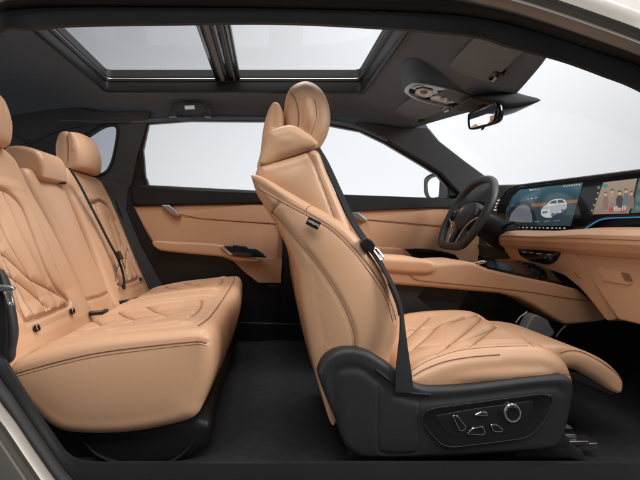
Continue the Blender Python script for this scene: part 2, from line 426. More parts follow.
# --- far side trims
def far(name, px, off, th, m, parent, holes=(), bev=.004, hole_off=None):
    return obj(name,slab(PF(px,off),(0,th,0),[PF(h,off) for h in holes]),m,parent,bev=bev)
qw = [tuple(a) for a in spline([(60,150),(84,137),(100,127),(110,124.5),(117,127),(117.5,135),(115,150),(111.5,163),(106,172),(96,175.5),(80,176)],44,True)]
far('pillar_trim',[(-110,60),(40,100),(100,112),(150,112),(146,124),(141,140),(136,160),(131,186),(128,188),(126,210),(140,245),(165,290),(165,330),(60,330),(-110,330)],.03,.05,'pillar_fabric',body,[qw])
obj('pillar_trim',slab(PF([(105,178),(146,178),(190,338),(105,338)],.008),(0,.04,0)),'black_plastic',body)
obj('window_gasket',tube(PF(qw,.032),.008,8,True),'black_plastic',body)
obj('quarter_window',slab(PF(qw,.0),(0,.005,0)),'privacy_glass',body)
# highlight line on the arch above the quarter window, shaped as a bead
obj('pillar_trim',tube(spline(PF([(30,143),(55,131),(85,124.5),(112,122),(130,121.5)],.034),40),.006,8),'pillar_fabric',body)
# B pillar and far roof rail, sill
far('pillar_trim',[(268,112),(296,112),(298,190),(300,236),(304,336),(278,336),(283,236),(272,190)],.045,.07,'black_plastic',body)
rail = [(-60,122),(60,120),(128,121.5),(190,118.5),(260,118.5),(327,121.5),(361,128.5),(387,140),(395,118),(360,104),(300,98),(190,97),(100,99),(-60,99)]
far('roof_rail',[(-60,124),(60,122),(128,123),(190,120),(260,120),(327,123),(361,130),(387,142),(425,164),(440,150),(428,127),(420,112),(380,104),(300,100),(190,99),(100,101),(-60,101)],.012,.05,'headliner',body)
obj('roof_rail',tube(spline(PF(rail[1:8],.020),60),.010,10),'headliner',body)
# A pillar, far
ap = [(356,122),(361,128),(387,141),(425,163.5),(440,173),(456,190),(470,205),(510,205),(497,184),(465,160.5),(440,141),(429,127.5),(405,128),(380,124)]
far('pillar_trim',ap,.03,.06,'pillar_fabric',body,bev=.008)
far('sill_trim',[(100,318),(330,325),(640,330),(640,360),(330,345),(100,345)],.06,.10,'black_plastic',body)
# champagne outer shell on the far side, below the belt line
obj('outer_panel',slab([(-1.4,2.50,.16),(1.55,2.50,.16),(1.55,2.52,-.55),(-1.4,2.52,-.55)],(0,.02,0)),'champagne',body)
# floor
def floor():
    xs = np.linspace(-.62,1.75,90); ys = np.linspace(1.065,2.44,50); rows = []
    for x in xs:
        r = []
        for y in ys:
            z = -.585+.02*math.exp(-((y-1.735)/.16)**2)+.004*math.sin(x*23)*math.sin(y*19)
            if x > 1.25: z += (x-1.25)*.7
            r.append((x,y,z))
        rows.append(r)
    obj('floor_carpet',sheet(rows),'carpet',body)
floor()
obj('bulkhead',slab([(1.62,1.03,.12),(1.62,2.44,.12),(1.72,2.44,-.6),(1.72,1.03,-.6)],(.03,0,0)),'black_plastic',body)
obj('heel_pad',pillow([(.56,1.14,-.585),(.80,1.14,-.585),(.785,1.14,-.555),(.755,1.14,-.525),(.73,1.14,-.518),(.60,1.14,-.518)],(0,1,0),.44,.02),'carpet',body)
# windscreen
def windscreen():
    rows = []
    for t in np.linspace(0,1,14):
        r = []
        for y in np.linspace(1.13,2.34,20):
            k = ((y-1.735)/.6)**2; x = (.875-.05*k)*(1-t)+(1.62-.30*k)*t; z = (.60-.06*k)*(1-t)+(.145)*t+.05*math.sin(math.pi*t); r.append((x,y+(y-1.735)*.1*t,z))
        rows.append(r)
    obj('windscreen',sheet(rows),'clear_glass',body)
windscreen()
# grab handle above the far rear door
def grab():
    path = spline(PF([(170,115),(172,107),(178,103.5),(190,102.5),(201,104),(207,108),(209,115)],.075),40)
    h = obj('grab_handle',tube(path,.0085,8,flat=.8),'dark_plastic',body)
    obj('handle_mount',slab(PF([(168,112),(174,111.5),(176,116),(168,116.5)],.085),(0,.05,0)),'dark_plastic',h,bev=.002)
    obj('handle_mount',slab(PF([(203,112),(209.5,112),(211,116.5),(204,116)],.085),(0,.05,0)),'dark_plastic',h,bev=.002)
    obj('courtesy_lamp',pillow(PF([(184.5,105.5),(194,105),(194.5,109),(185,109.5)],.085),(0,1,0),.012,.002,60),'lamp_lens',h)
grab()
# ================================================================== SUNROOF
sun = thing('sunroof','panoramic glass sunroof with two panes in the black roof lining','sunroof',(-.16,1.735,.66))
GZR = .705
def frame_ring(x0,x1,y0,y1,z0,z1,w0,w1):
    a = [(x0,y0,z0),(x1,y0,z0),(x1,y1,z0),(x0,y1,z0)]; b = [(x0+w0,y0+w0,z1),(x1-w0,y0+w0,z1),(x1-w0,y1-w0,z1),(x0+w0,y1-w0,z1)]
    return a,b
def sunframe():
    def loop(d,z,r): 
        p = rounded([(SX0+d,SY0+d),(SX1-d,SY0+d),(SX1-d,SY1-d),(SX0+d,SY1-d)],r,6); return np.column_stack((p,np.full(len(p),z)))
    def fit(l):
        l = l.copy()
        for a in l: a[2] += zroof(a[0],a[1])
        return l
    obj('frame',sheet([fit(loop(-.016,-.002,.03)),fit(loop(-.010,-.007,.03)),fit(loop(0,-.007,.03)),fit(loop(.003,.0,.03)),loop(.004,.680,.03),loop(.010,.684,.03),loop(.011,.700,.03)],True),'black_plastic',sun,sharp=35)
    l = loop(.012,.693,.03); obj('trim_lip',tube(l,.0022,6,True),'satin_silver',sun)
    obj('seal',sheet([loop(-.07,.735,.09),loop(.012,.735,.03),loop(.012,.703,.03),loop(-.07,.703,.09)],True),'rubber',sun)
sunframe()
obj('glass_pane',box(SX0+.01,-.236,SY0,SY1,.716,.721),'tinted_glass',sun)
obj('glass_pane',box(-.139,SX1-.01,SY0,SY1,.7165,.7215),'clear_glass',sun)
bar = obj('crossbar',box(-.246,-.130,SY0-.03,SY1-.006,.690,.715),'black_plastic',sun,bev=.004)
for x0,w,m in ((-.243,.014,'gloss_black'),(-.219,.020,'satin_silver'),(-.186,.012,'gloss_black'),(-.158,.008,'satin_silver'),(-.146,.010,'gloss_black')):
    obj('channel',box(x0,x0+w,SY0-.02,SY1-.014,.6815,.6885),m if m!='satin_silver' else 'grey_plastic',bar,bev=.0025)
# ================================================================== FAR DOORS
rd = thing('rear_door','rear door with plain tan trim panel and armrest beside the quilted back seat','door',(-.25,2.45,-.5))
far('upper_trim',[(129,187),(142,184.5),(200,187.5),(262,190.5),(300,192.5),(300,208),(262,203.5),(200,204.5),(150,206),(134,206),(131,198)],.05,.07,'black_plastic',rd,bev=.012)
far('door_card',[(133,206),(200,204.5),(262,203.5),(272,205),(283,236),(283.5,283.5),(258,283.5),(246,274),(234,262),(220,256),(165,250),(152,242),(145,230)],.03,.05,'tan_trim',rd,bev=.008)
obj('trim_facet',pillow(PF([(176,213.5),(210,209),(250,204.5),(275,205),(281,224),(240,221.5),(200,218.5)],.036),(0,1,0),.02,.004,120),'tan_trim',rd)
obj('seam',tube(spline(PF([(180,216.5),(215,220),(245,222.2),(283,225)],.030),40),.0015,6),'seam_thread',rd)
obj('armrest',pillow(spline(PF([(153,241.5),(175,242),(200,243),(222,245.5),(233,254.5),(250,257.5),(262,260.5),(250,262),(236,261),(222,257),(190,254),(166,251.5),(157,249)],.085),120,True),(0,1,0),.07,.012,140,mid=3),'tan_trim',rd)
obj('armrest',slab(PF([(232,258),(262,258.5),(283,259),(283,283),(258.5,282.5),(246,273),(236,263)],.045),(0,.03,0)),'tan_trim',rd,bev=.006)
sw = obj('switch_panel',pillow(PF([(222,246),(238,245.8),(256,249),(262,252.5),(267,258),(250,257),(231.5,255)],.098),(0,1,0),.03,.005,100),'gloss_black',rd)
obj('chrome_trim',pillow(PF([(220,246),(223,246),(233,254.6),(229.5,254.6)],.1),(0,1,0),.012,.002,60),'chrome',sw)
obj('window_switch',pillow(PF([(233,244.8),(247,246.6),(247,248),(233,246.4)],.102),(0,1,0),.012,.002,60),'dark_plastic',sw)
obj('door_handle',pillow(PF([(161.5,205),(169,205),(175.5,210.5),(180,216),(173,214.8),(168,211)],.062),(0,1,0),.03,.004,80),'satin_silver',rd)
far('lower_trim',[(150,240),(170,248),(222,254),(258,281),(284,282),(284,330),(180,330),(160,290)],.022,.06,'black_plastic',rd)
obj('speaker_badge',slab(PF([(268,285),(277,285.4),(277,286.6),(268,286.2)],.03),(0,.01,0)),'grey_plastic',rd)
far('window_frame',[(131,186),(139,150),(145,123),(190,118),(262,118),(274,118),(280,186),(274,186),(269,121.5),(190,121),(148.5,124),(143,150),(146,185.5)],.012,.03,'black_plastic',rd,bev=.003)
obj('frame_divider',tube(PF([(146.2,186),(142.6,166),(139.4,152.5)],.02),.005,8),'rubber',rd)
obj('window_pane',slab(PF([(134,190),(140,152),(146.5,122),(190,118.5),(272,118.5),(278,190)],.0),(0,.004,0)),'clear_glass',rd)
fd = thing('front_door','front door with tan trim panel behind the black steering wheel','door',(.6,2.45,-.5))
far('upper_trim',[(300,194),(345,194.5),(400,196.5),(440,198),(462,199),(500,203),(500,212),(462,208),(440,207.5),(400,209),(352,211.5),(300,211)],.05,.07,'black_plastic',fd,bev=.012)
far('door_card',[(300,210),(352,211),(400,208.5),(440,207),(480,207),(500,212),(512,240),(520,270),(520,330),(302,330)],.03,.05,'tan_trim',fd,bev=.008)
obj('trim_facet',pillow(PF([(362,219),(400,213),(440,208.5),(480,208),(495,224),(470,226.5),(440,226),(400,222.5)],.036),(0,1,0),.02,.004,120),'tan_trim',fd)
obj('seam',tube(spline(PF([(365,220),(400,223.5),(440,227),(500,230)],.030),40),.0015,6),'seam_thread',fd)
obj('armrest',pillow(spline(PF([(330,245),(370,246.5),(404,249),(414,257),(460,259),(470,266),(440,270),(330,264)],.085),120,True),(0,1,0),.07,.012,140),'tan_trim',fd)
sw = obj('switch_panel',pillow(PF([(404,249),(420,248.5),(442,250.5),(455,254.5),(460,260),(440,259.5),(413,257.8)],.098),(0,1,0),.03,.005,100),'gloss_black',fd)
obj('chrome_trim',pillow(PF([(402.5,249),(405,249),(414.5,257.6),(411,257.6)],.1),(0,1,0),.012,.002,60),'chrome',sw)
for a,b in ((415,249.2),(422,249.4),(429,250)): obj('window_switch',pillow(PF([(a,b-1),(a+5,b-.6),(a+5,b+.8),(a,b+.4)],.104),(0,1,0),.012,.002,50),'dark_plastic',sw)
obj('door_handle',pillow(PF([(351,212),(358,212),(363,216),(368.5,221.5),(361,221),(356,218)],.062),(0,1,0),.03,.004,80),'satin_silver',fd)
far('window_frame',[(296,122),(327,121),(361,128),(387,140.5),(425,163),(440,172.5),(456,190),(458,196),(448,196),(448,188),(437,175),(422,165.5),(385,143.5),(360,131.5),(326,125),(303,124),(303,190),(296,190)],.012,.03,'black_plastic',fd,bev=.003)
obj('window_pane',slab(PF([(298,200),(300,122),(327,122),(361,129),(387,141.5),(425,164),(440,173.5),(455,190),(456,202)],.0),(0,.004,0)),'clear_glass',fd)
# door mirror
mr0 = np.array(P(441,187,2.62)); mn = np.array((-.82,-.57,.0)); mn = mn/np.linalg.norm(mn)
def MP(pts, d=0): return [onplane(a,b,mr0+mn*d,mn) for a,b in pts]
hs = obj('door_mirror',pillow(MP(spline([(422.5,186),(423.5,178),(430,173.5),(442,171.5),(449,172),(450.5,178),(450,190),(447,197),(441,199),(428,199),(423.5,195)],60,True)),-mn,.075,.018,100,bulge=.0,bulge1=.03,cap1=8),'gloss_black',fd)
obj('mirror_glass',pillow(MP(spline([(427.5,187),(428.5,181),(434,177),(446,175.5),(446.5,186),(444,195),(438,197),(430,197)],50,True),.004),-mn,.006,.002,80),'mirror_glass',hs)
obj('mirror_cap',pillow(MP(spline([(449,172),(455,174),(457.5,182),(457,196),(449,198)],40,True),-.03),-mn,.05,.012,60),'champagne',hs)
obj('mirror_arm',pillow(PF([(452,176),(456,180),(460,198),(448,198)],-.03),(0,1,0),.16,.008,60),'black_plastic',hs)
# ================================================================== REAR BENCH SEAT
rs = thing('rear_bench_seat','tan quilted leather back seat with three headrests beneath the rear roof','car seat',(-.4,1.735,-.585))
SB0 = np.array((-.62,1.10,-.325)); UP = np.array((-.236,0,.58)); UP = UP/np.linalg.norm(UP); NF = np.array((UP[2],0,-UP[0]))   # backrest plane
def BP(y,s,d=0): return SB0*np.array((1,0,1))+np.array((0,y,0))+UP*s+NF*d
def bproj(px,py): return onplane(px,py,SB0,NF)
# cushion
def rear_cushion():
    out = spline(PL([(6,368),(25,357),(60,347.5),(100,340),(150,334.5),(193,331),(205,333),(211,342),(212.5,358),(210,378),(202,402),(192,421),(160,431),(120,437),(78,437.5),(52,432),(28,412),(4,386),(0,374)],1.10),360,True)
    g = pillow(out,(0,1,0),1.275,.035,520,seg=7,mid=380,cap0=26,cap1=3,bulge=.008,capd=.007)
    # plan bow of the front edge, two seat hollows
    v = g.v; t = (v[:,1]-1.735)/.64
    fx = np.clip((v[:,0]+.62)/.47,0,1); v[:,0] += .022*fx*np.clip(1-t*t,0,1)
    top = np.clip((g.normals()[:,2]-.15)/.6,0,1)
    def hollow(c): return np.exp(-((v[:,1]-c)/.17)**4)*np.exp(-((v[:,0]+.40)/.17)**4)
    v[:,2] -= top*.016*(hollow(1.40)+hollow(2.09)); g.v = v
    bv = g.bvh(); lines = []; border = []
    for c,sg in ((1.395,1),(2.085,-1)):
        x0,x1 = -.56,-.225
        border.append(g.drop([(x0,c-.19),(-.45,c-.195),(-.30,c-.20),(x1-.01,c-.185),(x1,c-.15),(x1+.012,c),(x1,c+.15),(x1-.01,c+.185),(-.30,c+.20),(-.45,c+.195),(x0,c+.19)],170,bv))
        for k in (-.125,-.045,.045,.125): lines.append(g.drop([(-.225,c+k*.8),(-.40,c+k),(-.58,c+k*1.3)],90,bv,True))
        for a in (-.50,-.40,-.30): lines.append(g.drop([(a-.12,c-.195),(a,c),(a-.12,c+.195)],110,bv,True))
    lines.append(g.drop([(-.60,1.655),(-.20,1.655)],60,bv)); lines.append(g.drop([(-.60,1.83),(-.20,1.83)],60,bv))
    def mask(v): return np.clip((v[:,0]+.60)/.04,0,1)*np.clip((-.19-v[:,0])/.03,0,1)*np.clip((v[:,1]-1.16)/.03,0,1)*np.clip((2.32-v[:,1])/.03,0,1)*(v[:,2]>-.37)
    g.puff(lines+border,.012,.012,mask)
    bv = g.bvh()
    edge = g.trace([(6,376),(20,372),(60,361),(100,352.5),(150,346),(195,341.5),(207,343)],120,bv)
    edge2 = g.trace([(7,379),(20,375.5),(60,364.5),(100,356),(150,349.5),(195,344.5),(207,346)],120,bv)
    front = g.drop([(-.178,1.16),(-.162,1.3),(-.158,1.735),(-.162,2.2),(-.175,2.33)],160,bv)
    g.groove(edge,.003,.004); g.groove(front,.003,.005)
    c = obj('cushion',g,'tan_leather',rs,sharp=60)
    seam(c,edge,r=.0011); seam(c,edge2,r=.0009); seam(c,front,r=.0012)
    for b in border: seam(c,b,r=.0011)
    for l in lines: seam(c,l,'quilt_shade_thread',.0011,'quilt_shade_stitch')
rear_cushion()
obj('seat_base',pillow(spline(PL([(75,425),(195,418),(208,440),(190,462),(150,470),(110,470),(85,455)],1.14),80,True),(0,1,0),1.18,.03,120),'black_plastic',rs)
obj('seat_base',slab(PL([(-60,362),(20,366),(62,420),(95,452),(95,480),(-60,480)],1.17),(0,.03,0)),'black_plastic',rs)
obj('base_highlight',tube(spline(PL([(84,442),(95,453),(112,461),(140,466),(165,464),(185,452),(195,438)],1.139),50),list(.0005+.0055*np.sin(np.linspace(0,math.pi,50))**.7),8),'black_plastic',rs)  # tapered bead shaping the faint highlight arc along the base
def back_section(outline, lines, border, dofs=0.0, bolster=.02, y0=0, y1=0, t=.13, amp=.012):
    pts = [BP(y,s,dofs) for y,s in spline(outline,200,True)]
    g = pillow(pts,-NF,t,.035,430,seg=7,mid=3,cap0=95,cap1=3,bulge=.014,bulge1=0,capd=.0036)
    s = (g.v-SB0*np.array((1,0,1)))@UP; y = g.v[:,1]; c = (y0+y1)/2; hw = (y1-y0)/2
    if bolster:
        front = (g.normals()@NF) > .3
        h = -bolster*np.exp(-((y-c)/(hw*.78))**6)*np.clip((s-.03)/.1,0,1)*np.clip((.60-s)/.12,0,1)
        g.v = g.v+NF[None]*np.where(front,h,0)[:,None]
    bv = g.bvh()
    def lay(p, n=70):
        q = spline(p,n); return g.cast([BP(a,b,.4) for a,b in q],[-NF]*n,bv)
    ls = [lay(l) for l in lines]; bs = [lay(b,160) for b in border]
    if ls or bs:
        yb = [tuple(a) for b in border for a in b]
        ylo = min(a[0] for a in yb); yhi = max(a[0] for a in yb); slo = min(a[1] for a in yb); shi = max(a[1] for a in yb)
        def mask(v):
            y = v[:,1]; s = (v-SB0*np.array((1,0,1)))@UP; f = (v-SB0*np.array((1,0,1)))@NF > -.06+dofs
            return np.clip((y-ylo+.03)/.03,0,1)*np.clip((yhi+.03-y)/.03,0,1)*np.clip((s-slo+.03)/.03,0,1)*np.clip((shi+.03-s)/.03,0,1)*f
        g.puff(ls+bs,amp,.014,mask)
        for b in bs: g.groove(b,.005,.007)
    return g,bs,ls
def inv(px): 
    p = bproj(*px); return (p[1],float((p-SB0*np.array((1,0,1)))@UP))
QF = [[(0,243),(8,262),(20,285),(31,306),(36,316.5)],[(0,215),(8,236),(19,256),(30,274),(40,294),(46,309.5)],[(6,194),(14,210),(24,234),(36,258),(48,282),(58,305)],
      [(3,251),(17,264),(32,278),(54,289.5),(69,300)],[(0,267),(15,277),(28,287),(40,298),(49,308)],[(-16,215),(-6,240),(6,266),(18,290),(27,319)]]
QB = [(25,321),(19,305),(8,283),(-6,255),(-20,222),(-26,190),(-14,181),(0,187),(11,192),(24,207),(34,232),(45,262),(56,284),(70,301.5),(56,310),(40,316.5),(25,321)]
def quilt(c=None, hw=None):
    if c is None: return [[inv(p) for p in l] for l in QF],[[inv(p) for p in QB]]
    yy = [inv(p)[0] for p in QB]; m_ = (min(yy)+max(yy))/2; w_ = (max(yy)-min(yy))/2
    f = lambda p: (c+(m_-inv(p)[0])*hw/w_, inv(p)[1])
    return [[f(p) for p in l] for l in QF],[[f(p) for p in QB]]
L,B = quilt()
g,bs,ls = back_section([(1.10,-.03),(1.40,-.035),(1.66,-.03),(1.655,.10),(1.625,.35),(1.585,.53),(1.54,.62),(1.45,.655),(1.25,.655),(1.15,.61),(1.10,.45),(1.095,.2)],L,B,0,.022,1.10,1.65)
b1 = obj('backrest',g,'tan_leather',rs,sharp=60)
for b in bs: seam(b1,b)
for l in ls: seam(b1,l,'quilt_shade_thread',.0011,'quilt_shade_stitch')
L,B = quilt(2.155,.18)
g,bs,ls = back_section([(1.90,-.03),(2.15,-.035),(2.40,-.03),(2.405,.2),(2.40,.45),(2.37,.58),(2.30,.635),(2.05,.645),(1.93,.63),(1.895,.5),(1.90,.3)],L,B,0,.020,1.91,2.40)
b2 = obj('backrest',g,'tan_leather',rs,sharp=60)
for b in bs: seam(b2,b)
for l in ls: seam(b2,l,'quilt_shade_thread',.0011,'quilt_shade_stitch')
g,bs,ls = back_section([(1.668,-.03),(1.78,-.03),(1.895,-.03),(1.892,.25),(1.885,.56),(1.83,.60),(1.66,.60),(1.60,.56),(1.635,.35),(1.66,.12)],[],[],-.012,0,1.66,1.9)
bv = g.bvh(); q = spline([(1.66,.075),(1.78,.068),(1.90,.075)],60); ln = g.cast([BP(a,b,.4) for a,b in q],[-NF]*60,bv); g.groove(ln,.006,.006)
b3 = obj('backrest',g,'tan_leather',rs,sharp=60); seam(b3,ln,r=.0014)
# child-seat anchor buttons
for px in ((33.5,329.5),(69.5,312.5),(121.5,287.5),(139,279.8)):
    y,s = inv(px); c = BP(y,s,.004)
    a = np.linspace(0,2*math.pi,20,endpoint=False); k = obj('anchor_button',pillow([c+np.array((0,math.cos(t)*.010,0))+UP*math.sin(t)*.010 for t in a],NF,.012,.003,40),'gloss_black',rs)
    obj('button_rim',tube([c+NF*.011+np.array((0,math.cos(t)*.0085,0))+UP*math.sin(t)*.0085 for t in a],.0012,6,True),'satin_silver',k)
# headrests
def headrest(y0,y1,x,z0,z1):
    def piece(prof, r, name, par, ya, yb, bow):
        pr = spline(prof,160,True); g = pillow([(a,ya,b) for a,b in pr],(0,1,0),yb-ya,r,260,seg=7,mid=40,cap0=14,cap1=14,bulge=.005,capd=.008)
        v = g.v; t = (v[:,1]-(ya+yb)/2)/((yb-ya)/2); v[:,0] -= bow*t*t; v[:,2] -= .010*np.abs(t)**3*(v[:,2]>(z0+z1)/2); g.v = v
        if bow > .01:
            cr = g.cast([(1,yb-.052,z) for z in np.linspace(z0+.05,z1-.05,40)],[(-1,0,0)]*40); g.groove(cr,.003,.006)
        return obj(name,g,'tan_leather',par,sharp=60)
    h = piece([(x-.004,z0+.01),(x-.002,z1-.05),(x-.008,z1-.012),(x-.026,z1),(x-.05,z1-.012),(x-.064,z1-.06),(x-.062,z0+.06),(x-.05,z0+.008),(x-.03,z0)],.022,'headrest',rs,y0+.004,y1-.004,.006)
    piece([(x+.002,z0+.016),(x+.002,z1-.04),(x+.004,z1-.012),(x+.014,z1-.004),(x+.030,z1-.014),(x+.050,z1-.06),(x+.058,z0+.07),(x+.052,z0+.022),(x+.036,z0+.006),(x+.012,z0+.006)],.022,'headrest_pad',h,y0,y1,.016)
    for yy in ((y0+y1)/2-.06,(y0+y1)/2+.06): obj('headrest_post',tube([(x-.012,yy,z0+.02),(x-.004,yy,z0-.09)],.006,10),'satin_silver',h)
headrest(1.985,2.262,-.862,.252,.432)
headrest(1.20,1.478,-.862,.252,.432)
def mid_headrest():
    x = -.865
    prof = spline([(x+.045,.175),(x+.055,.20),(x+.045,.255),(x+.015,.288),(x-.06,.302),(x-.10,.28),(x-.10,.18),(x-.03,.165)],140,True)
    g = pillow([(a,1.655,b) for a,b in prof],(0,1,0),.205,.022,180,seg=6,mid=16,cap0=12,cap1=12,bulge=.006)
    obj('headrest',g,'tan_leather',rs,sharp=60)
    obj('headrest_latch',tube([(x+.047,1.79,.178),(x+.055,1.82,.18)],.006,8),'black_plastic',rs)
mid_headrest()
# ================================================================== REAR BELTS AND BUCKLES
def ribbon(left, right, th=.0016, n=80):
    a = spline(left,n); b = spline(right,n); c = (a+b)/2; w = b-a
    t = np.gradient(c,axis=0); nn = np.cross(t,w); nn /= np.linalg.norm(nn,axis=1)[:,None]
    g = sheet([a+nn*th,a*.5+b*.5+nn*th*1.5,b+nn*th,b-nn*th,a-nn*th,a+nn*th]); return g
def belt_on_back(name, label, pts, w, d, tongue):
    r = thing(name,label,'seat belt',BP(*pts[0],d))
    q = [BP(y,s,d+k) for (y,s),k in zip(pts,[0]*len(pts))]
    obj('belt_webbing',ribbon([a-np.array((0,w/2,0)) for a in q],[a+np.array((0,w/2,0)) for a in q]),'belt_web',r)
    y,s = tongue; c = BP(y,s,d+.004)
    k = obj('belt_tongue',pillow(rounded([c+np.array((0,-.022,0))+UP*.02,c+np.array((0,.022,0))+UP*.02,c+np.array((0,.026,0))-UP*.02,c+np.array((0,-.026,0))-UP*.02],.006),NF,.012,.003,60),'gloss_black',r)
    obj('tongue_plate',pillow(rounded([c+np.array((0,-.012,0))-UP*.018,c+np.array((0,.012,0))-UP*.018,c+np.array((0,.012,0))-UP*.062,c+np.array((0,-.012,0))-UP*.062],.004)+NF*.004,NF,.003,.001,50),'chrome',k)
belt_on_back('seat_belt','black seat belt running down the back seat between the middle and far quilted sections',
    [inv((63,171)),inv((73,187)),inv((87,214)),inv((102,243)),inv((112,262)),inv((117,278)),inv((118,292))],.024,.030,inv((111,259)))
belt_on_back('seat_belt','black seat belt hanging along the outer edge of the back seat beside the rear door',
    [inv((106,170)),(2.40,.48),(2.412,.36),(2.418,.22),(2.42,.06)],.030,.012,(2.418,.10))
def buckle(label, pts, cham=True):
    r = thing('belt_buckle',label,'buckle',pts[0])
    c = np.array(pts[0]); e = np.array(pts[1]); d = (e-c); L = np.linalg.norm(d); d /= L
    side = np.cross(d,(0,0,1)); side /= np.linalg.norm(side); up = np.cross(side,d)
    ol = rounded([c-side*.014,c+side*.014,e+side*.012,e-side*.012],.006)
    obj('buckle_housing',pillow(ol,up,.014,.004,60),'gloss_black',r)
    obj('release_button',pillow(rounded([e-side*.010-d*.018+up*.012,e+side*.010-d*.018+up*.012,e+side*.009-d*.002+up*.012,e-side*.009-d*.002+up*.012],.003),up,.005,.001,40),'dark_plastic',r)
buckle('black belt buckle lying on the back seat cushion nearer the open doorway',[P(89,315.5,1.60),P(109,313.6,1.62)])
buckle('black belt buckle lying on the back seat cushion nearer the far rear door',[P(115.5,304.5,1.93),P(139,301.0,1.95)])
def near_belt():
    r = thing('seat_belt','black seat belt with silver tongue hanging at the near end of the back seat','seat belt',P(4,300,1.06))
    obj('belt_webbing',ribbon(PL([(-30,200),(-20,250),(-8,290),(-4,330),(-6,370)],1.07),PL([(-18,200),(-8,250),(3,284),(7,330),(6,362)],1.07)),'belt_web',r)
    obj('belt_tongue',pillow(rounded(PL([(-6,284),(12,286.5),(14,289),(11,291.5),(-6,292)],1.055),.006),(0,1,0),.014,.004,60),'satin_silver',r)
    lp = rounded(PL([(4,291),(10,291),(13.5,305),(8.5,304)],1.06),.006); obj('tongue_plate',tube(lp,.0035,8,True),'chrome',r)
near_belt()
obj('wheel_arch_trim',pillow(spline(PL([(-40,270),(-8,268),(3,278),(9,300),(14,330),(12,348),(5,366),(-40,372)],1.085),80,True),(0,1,0),.03,.012,100,cap0=8,bulge=.01),'dark_plastic',body)
